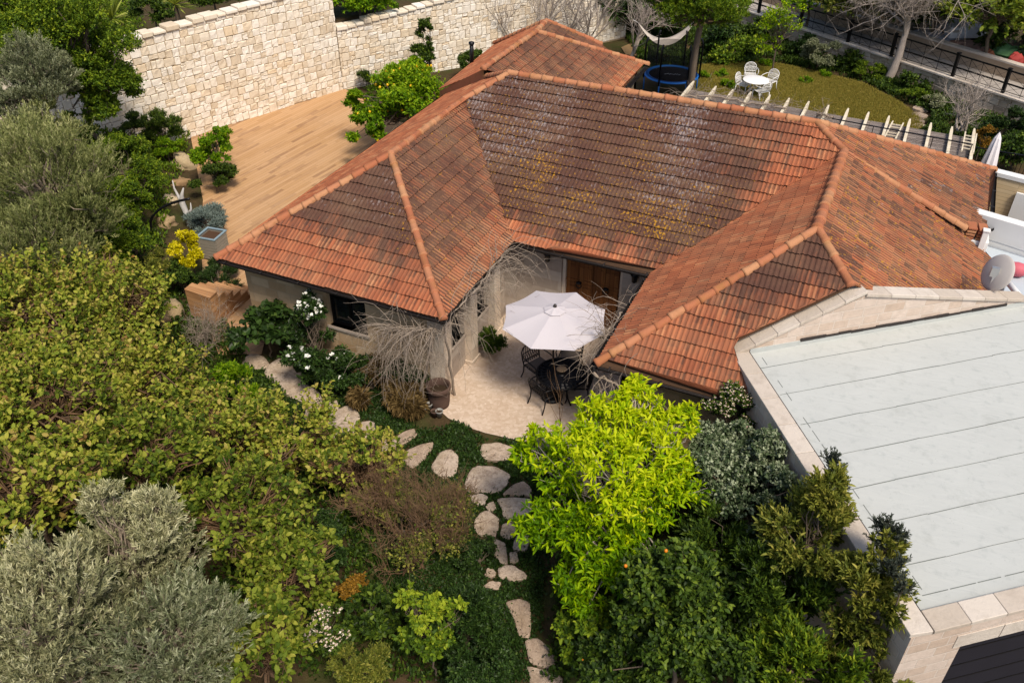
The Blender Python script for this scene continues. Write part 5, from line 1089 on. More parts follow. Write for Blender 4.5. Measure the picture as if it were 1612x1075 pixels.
dwp = G(297, 352, .05); mb = MB(); d_ = lambda x, y, z: dwp + np.array([x, y, z])
mb.tube([d_(.1, -.1, 0), d_(.02, 0, .35), d_(-.12, .05, .7), d_(-.05, .05, 1.0), d_(.05, .1, 1.25)], [.07, .09, .10, .06, .02], 8); mb.tube([d_(-.1, .05, .7), d_(-.25, .1, .85), d_(-.38, .12, 1.15), d_(-.40, .15, 1.4)], [.07, .05, .03, .012], 7); mb.tube([d_(.0, .0, .3), d_(.16, .1, .5), d_(.2, .1, .75)], [.06, .04, .012], 7)
tag(mb.build('driftwood', M['driftwood']), 'silvery bleached driftwood standing by the grey lavender', 'driftwood')
# ================================================================== VEGETATION
def rdir(rg, n): return nrm(rg.normal(size=(n, 3)))
def leaf_arrays(rg, base, axis, L, Wd, fold=.18, up=.6):
    """one bent quad per leaf; base point, axis direction"""
    n = len(base); ax = nrm(axis); ref = nrm(rdir(rg, n) * (1 - up) + np.array([0, 0, 1.0]) * up + 1e-3)
    side = nrm(np.cross(ax, ref)); nn = np.cross(side, ax); L = L[:, None]; Wd = Wd[:, None]
    mid = base + ax * L * .45 + nn * L * fold * .5
    q1 = base + ax * L * .26 + nn * L * fold * .35; q2 = base + ax * L * .70 + nn * L * fold * .3
    V = np.stack([base, q1 + side * Wd * .44, q2 + side * Wd * .40, base + ax * L - nn * L * fold * .2, q2 - side * Wd * .40, q1 - side * Wd * .44], 1)
    return V.reshape(-1, 3)
STY = { # leaf length, width, twig length, leaves per twig, leaf area per m2 of crown surface, upward bias of twigs, sub clumps, droop, fold, spread
 'spring': (.135, .044, .36, 12, 1.75, .55, 40, .35, .3, .75), 'carob': (.092, .060, .44, 10, 1.35, .75, 46, .15, .3, .75), 'olive': (.062, .013, .34, 28, 1.5, .8, 44, .0, .1, .5),
 'broad': (.10, .055, .26, 11, 3.0, .35, 28, .1, .25, .8), 'small': (.05, .028, .22, 16, 2.8, .45, 26, .0, .2, .8), 'laurel': (.10, .030, .34, 18, 3.0, .7, 26, .0, .2, .5),
 'fine': (.045, .012, .25, 26, 2.0, .6, 26, .0, .1, .6), 'big': (.22, .15, .35, 7, 3.4, .2, 22, .3, .3, .9), 'grass': (.30, .012, .10, 14, 2.0, .5, 20, .8, .5, .5), 'blob': (.16, .10, .5, 12, 2.6, .3, 22, .1, .2, .8), 'sparse': (.07, .045, .35, 7, .8, .4, 20, .1, .2, .8)}
def crown_arrays(rg, cen, rad, sty, dens=1.0, scale=1.0, flat=0.0, lo=-.75):
    Ls, Ws, tl, npt, lai, upb, nsub, droop, fold, spread = STY[sty]; Ls *= scale; Ws *= scale
    rad = np.array(rad, float); surf = 4 * math.pi * (np.prod(rad) ** (2 / 3)); nleaf = int(surf * lai * dens / (Ls * Ws * .5)); nleaf = min(nleaf, 60000); nt = max(8, nleaf // npt)
    nsub = max(6, int(nsub * min(2.2, max(.5, surf / 14)))) 
    # clump centres through the outer half of the volume
    d = rdir(rg, nsub * 3); d = d[d[:, 2] > lo][:nsub]; rr = rg.uniform(.5, .98, len(d)); rr[: len(d) // 7] *= .5
    subs = cen + d * rr[:, None] * rad; sr = rg.uniform(.16, .38, len(d)); wgt = sr ** 2; wgt /= wgt.sum()
    k = rg.choice(len(d), nt, p=wgt); q = rdir(rg, nt); q[:, 2] = np.abs(q[:, 2]) * .8 + q[:, 2] * .2
    o = subs[k] + q * (sr[k] * rg.random(nt) ** .4)[:, None] * rad * .95
    out = nrm((o - cen) / rad)
    td = nrm(out * .55 + q * .35 + rdir(rg, nt) * .45 + np.array([0, 0, upb])); tls = tl * rg.uniform(.5, 1.3, nt) * min(1.4, max(.5, rad.mean() / 1.1))
    t = np.tile((np.arange(npt) + .3) / npt, (nt, 1)) + rg.uniform(-.04, .04, (nt, npt))
    P = o[:, None] + td[:, None] * (t * tls[:, None])[..., None]; P[..., 2] -= droop * (t ** 2) * tls[:, None] * .6
    P = P.reshape(-1, 3); tdr = np.repeat(td, npt, 0); n = len(P)
    ax = nrm(tdr * (1 - spread * .6) + rdir(rg, n) * spread + np.array([0, 0, -droop * .6]))
    L = Ls * rg.uniform(.5, 1.35, n); V = leaf_arrays(rg, P, ax, L, Ws * L / Ls, fold)
    rnd = np.clip(np.repeat(rg.normal(.42, .16, nt), npt) + rg.normal(0, .18, n) + .22 * (t.ravel() - .5), 0.01, .99)
    return V, rnd, subs, np.repeat(o, 1, 0), td, tls
def tubes_mesh(name, lines, mat, parent, n=5):
    """lines: list of (points (m,3), radii (m,))"""
    Vs, Fs = [], []; base = 0; an = np.arange(n) * 2 * math.pi / n
    for pts, rad in lines:
        pts = np.asarray(pts, float); T = nrm(np.gradient(pts, axis=0)); a = np.where(np.abs(T[:, 2:3]) < .9, np.array([[0, 0, 1.0]]), np.array([[1.0, 0, 0]])); X_ = nrm(np.cross(a, T)); Y_ = np.cross(T, X_)
        ring = pts[:, None] + np.asarray(rad)[:, None, None] * (np.cos(an)[None, :, None] * X_[:, None] + np.sin(an)[None, :, None] * Y_[:, None]); m = len(pts)
        Vs.append(ring.reshape(-1, 3)); i = np.arange(m - 1)[:, None] * n; k = np.arange(n)[None]; k2 = (k + 1) % n
        Fs.append((np.stack([i + k, i + k2, i + n + k2, i + n + k], -1).reshape(-1, 4)) + base); base += m * n
    return np_mesh(name, np.concatenate(Vs), np.concatenate(Fs), mat, parent, smooth=True)
def curve(a, b, rg, wob=.08, m=6, sagz=0.0):
    a = np.asarray(a, float); b = np.asarray(b, float); t = np.linspace(0, 1, m)[:, None]; L = np.linalg.norm(b - a)
    w = rg.normal(0, wob * L, (m, 3)) * np.sin(math.pi * t); p = a * (1 - t) + b * t + w; p[:, 2] += sagz * L * 4 * (t * (1 - t))[:, 0]; return p
PLANTS = []
def plant(name, label, cat, u, v, ru, rv, zc, sty, mat, seed, group=None, dens=1.0, scale=1.0, bark='bark', trunk=None, fruit=None, flower=None, extra=(), base_z=None, tip=None, lo=-.75, stems=1, ground=None):
    """crown centre at photo pixel (u, v) and zc metres above the ground there; ru, rv half sizes in photo pixels"""
    rg = np.random.default_rng(seed)
    c = onhill(u, v, zc) if ground is None else G(u, v, ground + zc)
    gz = hz(c[0], c[1]) if ground is None else ground
    k = depth(c) / F_PX; rx, rz = ru * k, rv * k
    rz_ = min(rz, max(.3, zc * 1.05)) if base_z is None else rz
    root = thing(name, label, cat, (c[0], c[1], gz), 0, group); org = np.array([c[0], c[1], gz]); c = c - org
    Vs, Rs, subs = [], [], []
    V, r_, s_, o_, td, tl = crown_arrays(rg, c, (rx, rx, rz_), sty, dens, scale, lo=lo); Vs.append(V); Rs.append(r_); subs.append(s_); O = o_; TD = td; TL = tl
    for (eu, ev, eru, erv, ez) in extra:
        ec = G(eu, ev, gz + ez) - org; V, r_, s_, o_, td, tl = crown_arrays(rg, ec, (eru * k, eru * k, erv * k), sty, dens, scale, lo=lo); Vs.append(V); Rs.append(r_); subs.append(s_); O = np.concatenate([O, o_]); TD = np.concatenate([TD, td]); TL = np.concatenate([TL, tl])
    V = np.concatenate(Vs); r_ = np.concatenate(Rs)
    if tip: # young growth near the top of the plant is paler
        z = V[::6, 2]; r_ = np.clip(r_ + tip * (sstep(c[2] - rz_ * .2, c[2] + rz_, z) - .35), 0.01, .99)
    F_ = np.arange(len(V)).reshape(-1, 6); cr = np_mesh('crown', V, F_, M[mat], root, {'rnd': r_})
    # trunk, limbs to the clumps, some bare twigs
    lines = []; th = trunk or max(.02, .05 * rx); top = c - np.array([0, 0, rz_ * .55]); top[2] = max(top[2], .12)
    S = np.concatenate(subs)
    for s in range(stems):
        b0 = np.array([rg.normal(0, .05 * (stems > 1) * 3), rg.normal(0, .15 * (stems > 1)), -.1]); tp = curve(b0, top + rg.normal(0, .05 * rx, 3) * (stems > 1), rg, .03, 6); lines.append((tp, np.linspace(th, th * .7, 6)))
    for q in S: lines.append((curve(top, q, rg, .07, 6, .04), np.linspace(th * .5, th * .12, 6)))
    idx = rg.choice(len(O), min(len(O), 420), replace=False)
    for i in idx:
        q = S[np.argmin(((S - O[i]) ** 2).sum(1))]; lines.append((np.stack([q, (q + O[i]) / 2 + rg.normal(0, .02, 3), O[i], O[i] + TD[i] * TL[i] * .8]), np.array([th * .14, th * .1, th * .07, .003])))
    tubes_mesh('trunk', lines, M[bark], root, 5)
    if fruit:
        fm, n, r = fruit; ii = rg.choice(len(O), min(n, len(O)), replace=False); mb = MB()
        mb.lathe([(0, -r * 1.1), (r * .7, -r * .75), (r, 0), (r * .7, r * .75), (0, r * 1.1)], (0, 0, 0), 8); first = None
        for i in ii:
            f_ = mb.build('fruit', M[fm], root) if first is None else first.copy()
            if first is None: first = f_
            else: COL.objects.link(f_); f_.parent = root
            f_.location = Vector([float(q) for q in O[i] + TD[i] * TL[i] * 1.05 + np.array([0, 0, -r])])
    if flower:
        fm, n, r, npet = flower; out = O + TD * TL[:, None] * .95; sc = nrm(O - c) @ nrm(CAM - org - c) + .5 * (O[:, 2] - c[2]) / rz_ ; ii = np.argsort(-sc + rg.normal(0, 1.1 if fm == 'petal_white' else .5, len(sc)))[:n]
        B = np.repeat(out[ii], npet, 0); ax = rdir(rg, len(B)); ax[:, 2] = np.abs(ax[:, 2]) * .6; Lp = np.full(len(B), r) * rg.uniform(.8, 1.2, len(B))
        Vp = leaf_arrays(rg, B, ax, Lp, Lp * .9, .3); o2 = np_mesh('flowers', Vp, np.arange(len(Vp)).reshape(-1, 6), M[fm], root, {'rnd': rg.random(len(B))}); o2['kind'] = 'stuff'
    return root
# ---- foreground left bank: round-leaved yellowing bushes
gl = 'round-leaved yellowing bushes on the left bank'
bushes = [
 (60, 500, 120, 80, 1.6, 'carob', 'lf_carob', 'yellowing round-leaved bush at the left edge below the olives'), (185, 480, 85, 60, 1.3, 'carob', 'lf_carob', 'yellow-green bush between the rocks and the left edge bush'),
 (70, 640, 125, 95, 1.7, 'carob', 'lf_carob', 'large tawny round-leaved bush halfway down the left edge'), (215, 610, 100, 80, 1.4, 'carob', 'lf_carob', 'yellowing bush in front of the weathered bank rock'),
 (60, 780, 110, 80, 1.7, 'carob', 'lf_carob', 'yellow-brown bush at the left edge above the silver olive'), (220, 730, 100, 75, 1.5, 'carob', 'lf_carob2', 'greener round-leaved bush right above the silver-topped olive'),
 (345, 700, 95, 75, 1.4, 'carob', 'lf_carob', 'yellow-green bush at the middle of the left bank'), (455, 690, 85, 60, 1.1, 'carob', 'lf_carob', 'pale-leaved bush reaching to the stepping stones below the camellia'),
 (375, 820, 95, 80, 1.6, 'carob', 'lf_carob2', 'green round-leaved bush right of the silver-topped olive'), (560, 745, 75, 50, 1.0, 'carob', 'lf_carob', 'yellowing bush whose tips reach the dark ground cover'),
 (455, 905, 80, 75, 1.5, 'carob', 'lf_carob2', 'green bush above the white-flowered shrub at the bottom'), (410, 1010, 80, 70, 1.6, 'carob', 'lf_carob2', 'dark leafy bush at the bottom edge right of the olives')]
for i, (u, v, a, b_, zc, st, mt, lab) in enumerate(bushes):
    rg = np.random.default_rng(900 + i); ex = []
    for k in range(9): an = rg.uniform(0, 2 * math.pi); q = rg.uniform(.35, 1.02); ex.append((u + a * q * math.cos(an), v + b_ * q * math.sin(an) - b_ * .18, rg.uniform(.10, .2) * a, rg.uniform(.25, .5) * b_, zc + rg.uniform(.25, .85)))
    plant('bush', lab, 'bush', u, v, a * .96, b_ * .9, zc * .9, st, mt, 300 + i, gl, .75, 1.1, 'twig_brown', stems=3, extra=ex)
# ---- olives
plant('olive_tree', 'silver-tipped olive with two upright sprays in the lower left', 'olive tree', 205, 880, 95, 85, 1.9, 'olive', 'lf_silver', 330, 'olive trees of the garden', 1.0, 1.15, 'bark_olive', tip=.35, extra=((165, 805, 35, 45, 2.6), (245, 815, 38, 48, 2.5)))
plant('olive_tree', 'broad grey olive filling the bottom left corner', 'olive tree', 70, 990, 135, 95, 2.1, 'olive', 'lf_silver', 331, 'olive trees of the garden', 1.0, 1.15, 'bark_olive', tip=.2, extra=((60, 900, 60, 45, 2.7),))
plant('olive_tree', 'greyish olive at the bottom edge right of the corner olive', 'olive tree', 250, 1020, 115, 85, 2.0, 'olive', 'lf_olive', 332, 'olive trees of the garden', 1.0, 1.15, 'bark_olive', extra=((310, 960, 55, 55, 2.0),))
plant('olive_tree', 'large grey-green olive on the left edge below the tall dark tree', 'olive tree', 75, 290, 100, 95, 2.8, 'olive', 'lf_olive2', 333, 'olive trees of the garden', 1.1, 1.3, 'bark_olive', tip=.2, extra=((60, 210, 55, 45, 3.2), (130, 350, 50, 60, 2.2)))
plant('olive_tree', 'grey olive crown in front of the tall dark tree, upper left', 'olive tree', 60, 130, 55, 60, 4.0, 'olive', 'lf_olive', 334, 'olive trees of the garden', 1.1, 1.3, 'bark_olive', extra=((95, 120, 25, 40, 4.0), (30, 165, 45, 35, 3.6)))
plant('olive_tree', 'dull green olive low on the left edge above the yellowing bushes', 'olive tree', 55, 390, 85, 55, 1.8, 'olive', 'lf_olive2', 335, 'olive trees of the garden', 1.1, 1.2, 'bark_olive')
# ---- other left-side trees and shrubs
plant('broadleaf_tree', 'tall dense green tree in the upper left corner beside the stone wall', 'tree', 115, 85, 95, 105, 4.2, 'small', 'lf_green', 340, None, 1.1, 1.5, 'bark', tip=.12, extra=((165, 130, 50, 60, 3.4), (40, 40, 60, 60, 4.6), (150, 175, 45, 30, 2.4), (60, 10, 70, 50, 5.0)))
plant('shrub', 'bright mid-green dense shrub beside the big left olive', 'shrub', 205, 270, 50, 55, 1.5, 'small', 'lf_green', 341, 'dense shrubs along the garden bank', 1.1, 1.2, extra=((212, 315, 24, 34, 1.2),))
plant('shrub', 'dark green shrub low between the olives and the curved pole', 'shrub', 190, 375, 55, 50, 1.3, 'small', 'lf_green', 342, 'dense shrubs along the garden bank', 1.1, 1.1, extra=((150, 410, 45, 45, 1.2),))
plant('shrub', 'olive-brown shrub under the curved black pole', 'shrub', 232, 425, 28, 34, .8, 'fine', 'lf_laurel', 343, 'dense shrubs along the garden bank', 1.2, 1.3)
plant('shrub', 'feathery dark shrub against the foot of the tall stone wall', 'shrub', 258, 205, 34, 26, .9, 'fine', 'lf_dark', 344, None, 1.3, 1.4)
plant('shrub', 'dark shrub at the wall foot left of the feathery one', 'shrub', 205, 205, 28, 22, .9, 'small', 'lf_dark', 345, None, 1.2)
plant('shrub', 'yellow-green mound of shrub above the layered rock', 'shrub', 262, 235, 24, 16, .6, 'small', 'lf_fresh', 346)
plant('citrus_tree', 'small light green citrus bush at the edge of the deck', 'citrus tree', 335, 240, 32, 30, 1.15, 'broad', 'lf_fresh', 347, None, .75, .85, extra=((345, 215, 18, 14, 1.6),))
plant('shrub', 'dark spreading shrub on the deck under the citrus bush', 'shrub', 338, 285, 34, 22, .5, 'small', 'lf_dark', 348, None, 1.2, 1.0)
plant('lavender', 'blue-grey lavender mound beside the driftwood', 'lavender', 330, 347, 38, 17, .4, 'fine', 'lf_lav', 349, None, 1.5, 1.1)
plant('golden_shrub', 'golden-yellow variegated shrub next to the slatted box', 'shrub', 296, 395, 28, 36, 1.0, 'small', 'lf_gold', 350, None, 1.2, 1.3, tip=.25)
plant('rosemary', 'low dark rosemary between golden shrub and wooden steps', 'shrub', 345, 437, 42, 9, .25, 'fine', 'lf_deep', 351, None, 1.6, 1.2, ground=.03)
plant('shrub', 'dark shrub below the golden shrub, left of the steps', 'shrub', 285, 438, 30, 22, .6, 'small', 'lf_dark', 352)
plant('tangle_shrub', 'upright green shrub among the yellowing bushes, left of the path', 'shrub', 265, 615, 28, 50, 1.2, 'fine', 'lf_green', 353, None, 1.6, 1.4)
plant('tangle_shrub', 'upright yellow-green shrub below the wooden steps', 'shrub', 380, 600, 33, 42, 1.0, 'fine', 'lf_fresh', 354, None, 1.6, 1.4)
plant('fatsia', 'dark large-leaved shrub in front of the house corner', 'shrub', 420, 525, 46, 38, .8, 'big', 'lf_deep', 355, None, 1.1, .85)
plant('camellia', 'dark camellia dotted with white flowers by the house window', 'shrub', 495, 548, 44, 58, 1.0, 'broad', 'lf_deep', 356, None, 1.1, .8, flower=('petal_white', 80, .075, 7), extra=((490, 488, 16, 26, 2.0), (540, 590, 40, 32, .5)))
plant('dry_grass', 'dry brown ornamental grass under the bare vine', 'grass', 585, 600, 46, 16, .28, 'grass', 'lf_dry', 357, 'dry grass clumps before the house', 2.2, .8)
plant('dry_grass', 'dry brown grass clump beside the small pots', 'grass', 628, 630, 34, 14, .24, 'grass', 'lf_dry', 358, 'dry grass clumps before the house', 2.2, .8)
plant('dark_shrub', 'low dark shrub under the house wall between camellia and pots', 'shrub', 630, 590, 50, 18, .4, 'small', 'lf_deep', 359)
plant('potted_fern', 'dark arching fern by the courtyard wall under the parasol edge', 'fern', 775, 535, 22, 20, .4, 'fine', 'lf_dark', 360, None, 1.8, 1.8)
# ---- front centre
plant('spring_tree', 'bright lime-green young tree beside the courtyard path', 'tree', 965, 765, 110, 95, 2.3, 'spring', 'lf_yellow', 361, None, .8, 1.0, 'bark_pale', tip=.6, extra=((1000, 660, 50, 45, 3.0), (1005, 620, 18, 26, 3.3), (930, 665, 30, 30, 2.9), (855, 715, 42, 26, 2.5), (845, 690, 14, 20, 2.7), (1065, 675, 32, 30, 2.9), (1085, 655, 14, 20, 3.0), (1050, 750, 45, 60, 2.3), (912, 845, 78, 50, 1.7), (945, 900, 62, 42, 1.6), (1010, 870, 60, 45, 1.9)))
plant('shrub', 'dark green citrus bush under the lime-green tree', 'citrus tree', 935, 1000, 52, 42, .95, 'broad', 'lf_green', 362, 'citrus bushes at the path', 1.1, .9, lo=-.5)
plant('orange_tree', 'dark orange tree with a few ripe fruits at the bottom', 'orange tree', 1080, 965, 100, 95, 2.0, 'broad', 'lf_dark', 363, 'citrus bushes at the path', 1.15, .95, fruit=('orange', 9, .032), extra=((990, 1035, 70, 55, 1.4), (1150, 1020, 90, 80, 1.6)), tip=.2)
plant('feijoa_shrub', 'grey-green leafy shrub behind the lime-green tree', 'shrub', 1165, 775, 95, 85, 1.9, 'small', 'lf_feijoa', 364, None, 1.2, 1.3, tip=.35, extra=((1150, 715, 60, 36, 2.5), (1200, 720, 30, 40, 2.6), (1232, 780, 34, 50, 2.5), (1215, 830, 45, 45, 2.0)))
plant('viburnum', 'rounded shrub capped with small whitish flowers by the garage wall', 'shrub', 1148, 645, 50, 52, 2.3, 'small', 'lf_dark', 365, None, 1.2, 1.1, flower=('petal_pink', 520, .028, 5), base_z=1)
gh = 'laurel bushes along the garage wall'
plant('laurel', 'tall yellow-green laurel leaning on the garage parapet', 'shrub', 1270, 850, 70, 80, 3.0, 'laurel', 'lf_laurel', 366, gh, 1.0, 1.0, tip=.2, extra=((1298, 785, 28, 45, 3.7),))
plant('laurel', 'yellow-green laurel at the garage corner', 'shrub', 1370, 945, 60, 75, 2.9, 'laurel', 'lf_laurel', 367, gh, 1.0, 1.0, tip=.2, extra=((1385, 880, 25, 35, 3.5), (1360, 1030, 62, 50, 2.0)))
plant('laurel', 'dark laurel in the gap between orange tree and yellow-green laurel', 'shrub', 1215, 930, 75, 75, 2.2, 'laurel', 'lf_dark', 368, gh, 1.2, 1.0, extra=((1130, 860, 60, 55, 1.9),))
plant('laurel', 'green laurel at the bottom edge below the garage corner bush', 'shrub', 1270, 1045, 90, 65, 2.0, 'laurel', 'lf_green', 369, gh, 1.1, 1.0)
for i, (u, v, ru, rv, zc, lab, ext) in enumerate([(1306, 742, 11, 28, 3.75, 'grey sprig growing above the garage parapet, the upper one', ((1318, 772, 7, 14, 3.6),)), (1394, 848, 17, 36, 3.75, 'tall dark grey sprig above the garage parapet, the middle one', ((1403, 900, 11, 20, 3.6),)), (1418, 930, 8, 12, 3.6, 'small dark grey sprig at the parapet corner', ())]):
    plant('parapet_sprig', lab, 'shrub', u, v, ru, rv, zc, 'laurel', 'lf_grey', 372 + i, 'grey sprigs over the garage parapet', 1.0, .62, 'bark', trunk=.02, extra=ext, base_z=1)
def bare(name, label, base, hgt, seed, bark='bark_pale', r0=.06, lv=4, spread=.6, lean=(0, 0, 0), nchild=5, group=None, up=.5, cat='tree', droop=0.0, first=.35, part='branches', stems=1, wig=.12, lenk=.62):
    rg = np.random.default_rng(seed); root = thing(name, label, cat, base, 0, group); big, small = [], []
    def grow(p, d, L, r, l):
        m = 6; pts = [p]; dd = d
        for i in range(m - 1): dd = nrm(dd + rg.normal(0, wig, 3) + np.array([0, 0, (up * .12 if l < 2 else 0) - droop * .12])); pts.append(pts[-1] + dd * L / (m - 1))
        pts = np.array(pts); rad = np.linspace(r, r * .45 if l < lv else max(.002, r * .3), m); (big if l == 0 else small).append((pts, rad))
        if l >= lv: return
        for k in range(nchild if l else nchild + 1):
            t = first + (1 - first) * (k + rg.uniform(0, .9)) / nchild if l == 0 else rg.uniform(.25, 1.0); t = min(t, .99); i = int(t * (m - 1)); q = pts[i] + (pts[min(i + 1, m - 1)] - pts[i]) * (t * (m - 1) - i)
            nd = nrm(nrm(pts[min(i + 1, m - 1)] - pts[max(i - 1, 0)]) * (1 - spread) + rdir(rg, 1)[0] * spread + np.array([0, 0, up * .35])); grow(q, nd, L * lenk * rg.uniform(.7, 1.25), max(.0035, r * (.55 if l else .5) * (1 - .3 * t)), l + 1)
    for s in range(stems): grow(np.array([0, 0, -.05]) + (rg.normal(0, .08, 3) * (stems > 1)) * np.array([1, 1, 0]), nrm(np.array([0, 0, 1.0]) + np.array(lean) + (rg.normal(0, .28, 3) if stems > 1 else 0)), hgt, r0, 0)
    tubes_mesh('trunk', big, M[bark], root, 7); tubes_mesh(part, small, M[bark], root, 4 if lv < 4 else 3); return root
# bare vines on the courtyard corner: arching whips drooping from the gutter line
def vine(label, anchors, n, seed, L=(.8, 1.8), bias=(0, 0, 0), stem=None):
    rg = np.random.default_rng(seed); root = thing('bare_vine', label, 'vine', anchors[0], 0, 'leafless vines on the house'); o0 = np.array(anchors[0]); A_ = np.array(anchors) - o0; main, wh = [], []
    t = np.linspace(0, len(A_) - 1, 24); sp = np.stack([np.interp(t, range(len(A_)), A_[:, i]) for i in range(3)], 1) + rg.normal(0, .03, (24, 3)); main.append((sp, np.full(24, .028)))
    if stem is not None: main.append((curve(np.array(stem) - o0, A_[0], rg, .012, 10), np.linspace(.035, .025, 10)))
    for i in range(n):
        p = sp[rg.integers(24)]; d = nrm(rdir(rg, 1)[0] * .8 + np.array(bias) + np.array([0, 0, .25])); l_ = rg.uniform(*L); m = 10; pts = [p]
        for k in range(m - 1): d = nrm(d + rg.normal(0, .16, 3) + np.array([0, 0, -.15])); pts.append(pts[-1] + d * l_ / (m - 1))
        pts = np.array(pts); wh.append((pts, np.linspace(.0095, .0022, m)))
        for _ in range(3): j = rg.integers(2, m - 1); e = nrm(pts[j] - pts[j - 1] + rdir(rg, 1)[0] * .9); q = [pts[j]]; [q.append(q[-1] + nrm(e + rg.normal(0, .2, 3) + np.array([0, 0, -.1 * s])) * l_ * .1) for s in range(4)]; wh.append((np.array(q), np.linspace(.004, .0018, 5)))
    tubes_mesh('stem', main, M['vine'], root, 6); tubes_mesh('whips', wh, M['vine'], root, 4); return root
vine('pale leafless vine hanging over the front wall at the corner pillar', [(6.2, .0, 2.35), (5.8, -.1, 2.3), (5.3, -.1, 2.2), (4.9, .0, 2.1)], 120, 1, (.8, 1.9), (-.15, -.7, -.3), (5.6, -.1, 0))
vine('pale leafless vine along the courtyard side of the left wing eave', [(6.35, .1, 2.5), (6.5, 1.0, 2.65), (6.5, 2.2, 2.65), (6.4, 3.4, 2.65)], 85, 2, (.7, 1.7), (.55, -.1, .05), (6.3, .55, 0))
vine('leafless vine creeping along the right wing eave over the parasol', [(9.95, .2, 2.5), (9.95, 1.2, 2.6), (10.0, 2.4, 2.6)], 36, 3, (.6, 1.5), (-.6, -.2, .1), (10.35, .1, 0))
vine('thin leafless vine tangle hanging at the right wing corner', [(10.1, -.15, 2.45), (10.9, -.25, 2.4), (11.6, -.3, 2.3)], 34, 4, (.5, 1.3), (-.1, -.5, -.3), (11.0, -.1, 0))
bare('bare_sapling', 'thin bare sapling rising before the courtyard table', (*G(884, 705, 0)[:2], 0), 1.5, 11, 'twig_brown', .016, 1, .35, (0, 0, 0), 7)
bare('bare_shrub', 'thin bare shrub in front of the wooden steps', (*G(325, 560, .0)[:2], hz(*G(325, 560, 0)[:2])), 1.0, 12, 'vine', .022, 3, .6, (0, 0, 0), 5, None, .5, 'shrub', 0, .2, 'branches', 4)
for i, (u, v, h, lab) in enumerate([(655, 890, 1.25, 'large brown leafless shrub beside the stone path'), (705, 870, 1.05, 'brown leafless shrub touching the path stones'), (605, 840, 1.0, 'brown twiggy shrub behind the large leafless one')]):
    p = onhill(u, v, .0); bare('bare_shrub', lab, p, h, 20 + i, 'twig_brown', .024, 4, .5, (0, 0, 0), 4, 'brown leafless shrubs by the path', .6, 'shrub', 0, .2, 'branches', 5, .12, .6)
plant('undergrowth_shrub', 'thin green shrub growing through the brown leafless ones', 'shrub', 640, 830, 85, 60, .7, 'sparse', 'lf_laurel', 375, None, .8, .8)
plant('dark_bush', 'dark feathery conical bush left of the lower path', 'bush', 735, 985, 60, 66, 1.1, 'fine', 'lf_deep', 376, None, 1.9, 1.6)
plant('dark_bush', 'dark green bush at the bottom edge by the path slabs', 'bush', 752, 1060, 52, 38, .9, 'small', 'lf_deep', 377, None, 1.2)
plant('citrus_shoot', 'light green citrus with upright shoots at the bottom centre', 'citrus tree', 680, 1000, 48, 62, 1.3, 'broad', 'lf_green', 378, None, .7, .9, tip=.5, extra=((720, 960, 12, 20, 1.9), (645, 945, 14, 20, 1.9)))
plant('white_flower_shrub', 'shrub with clusters of small white flowers at the bottom', 'shrub', 513, 1000, 34, 52, 1.2, 'small', 'lf_dark', 379, None, 1.0, 1.1, flower=('petal_pink', 170, .035, 5))
plant('seed_shrub', 'straw-coloured seeding shrub at the bottom edge', 'shrub', 565, 1045, 45, 38, .9, 'fine', 'lf_laurel', 380, None, 1.4, 1.3)
plant('low_shrub', 'dark green leafy plant behind the bottom white flowers', 'shrub', 585, 960, 45, 30, .6, 'broad', 'lf_dark', 381, None, 1.1, 1.0)
plant('rust_shrub', 'small rust-orange leaved shrub above the bottom white flowers', 'shrub', 553, 925, 20, 16, .8, 'small', 'lf_rust', 382)
plant('low_shrub', 'blue-green low shrub left of the brown leafless shrubs', 'shrub', 520, 850, 45, 45, .7, 'small', 'lf_deep', 383, None, 1.0)
plant('dark_tuft', 'dark tuft of plants on the left edge of the stone path', 'plant', 755, 878, 32, 17, .25, 'small', 'lf_deep', 384, None, 1.3)
# ---- behind the house
plant('lemon_tree', 'lemon tree with bright yellow fruits beside the deck', 'lemon tree', 640, 160, 62, 42, 1.9, 'broad', 'lf_fresh', 385, None, 1.0, 1.0, fruit=('lemon', 98, .052), tip=.2, extra=((575, 205, 28, 22, 1.4), (650, 120, 40, 22, 2.5), (570, 165, 24, 22, 1.7)))
plant('wall_creeper', 'dark green climber reaching up the lower stone wall', 'plant', 677, 95, 26, 24, 1.3, 'small', 'lf_dark', 386, None, 1.2, 1.4, extra=((668, 55, 13, 25, 2.3),))
plant('low_plant', 'grey-green plants at the foot of the lower stone wall', 'plant', 590, 130, 32, 12, .4, 'fine', 'lf_dark', 387, None, 1.6, 1.6)
plant('low_plant', 'small plants by the gutter at the back of the roof', 'plant', 745, 98, 30, 12, .9, 'small', 'lf_dark', 388, None, 1.0, 1.4)
plant('overhanging_shrub', 'bright green shrub spilling over the top of the lower wall', 'shrub', 565, 0, 52, 28, .75, 'broad', 'lf_fresh', 389, None, 1.2, 1.2, ground=2.62)
def yucca(label, u, v, z, R_, seed):
    rg = np.random.default_rng(seed); c = G(u, v, z); g = hz(c[0], c[1]); root = thing('yucca', label, 'yucca', (c[0], c[1], g), 0, 'yuccas behind the stone wall'); n = 110; d = rdir(rg, n); d[:, 2] = np.abs(d[:, 2]) * 1.1 - .25; d = nrm(d)
    V = leaf_arrays(rg, np.zeros((n, 3)) + [0, 0, z - g], d, rg.uniform(.7, 1.0, n) * R_, np.full(n, .075), .05, .8); np_mesh('crown', V, np.arange(len(V)).reshape(-1, 6), M['lf_yucca'], root, {'rnd': rg.random(n)})
    tubes_mesh('trunk', [(np.array([[0, 0, -.1], [.03, 0, (z - g) * .5], [0, 0, z - g]]), np.array([.12, .1, .09]))], M['bark'], root, 7)
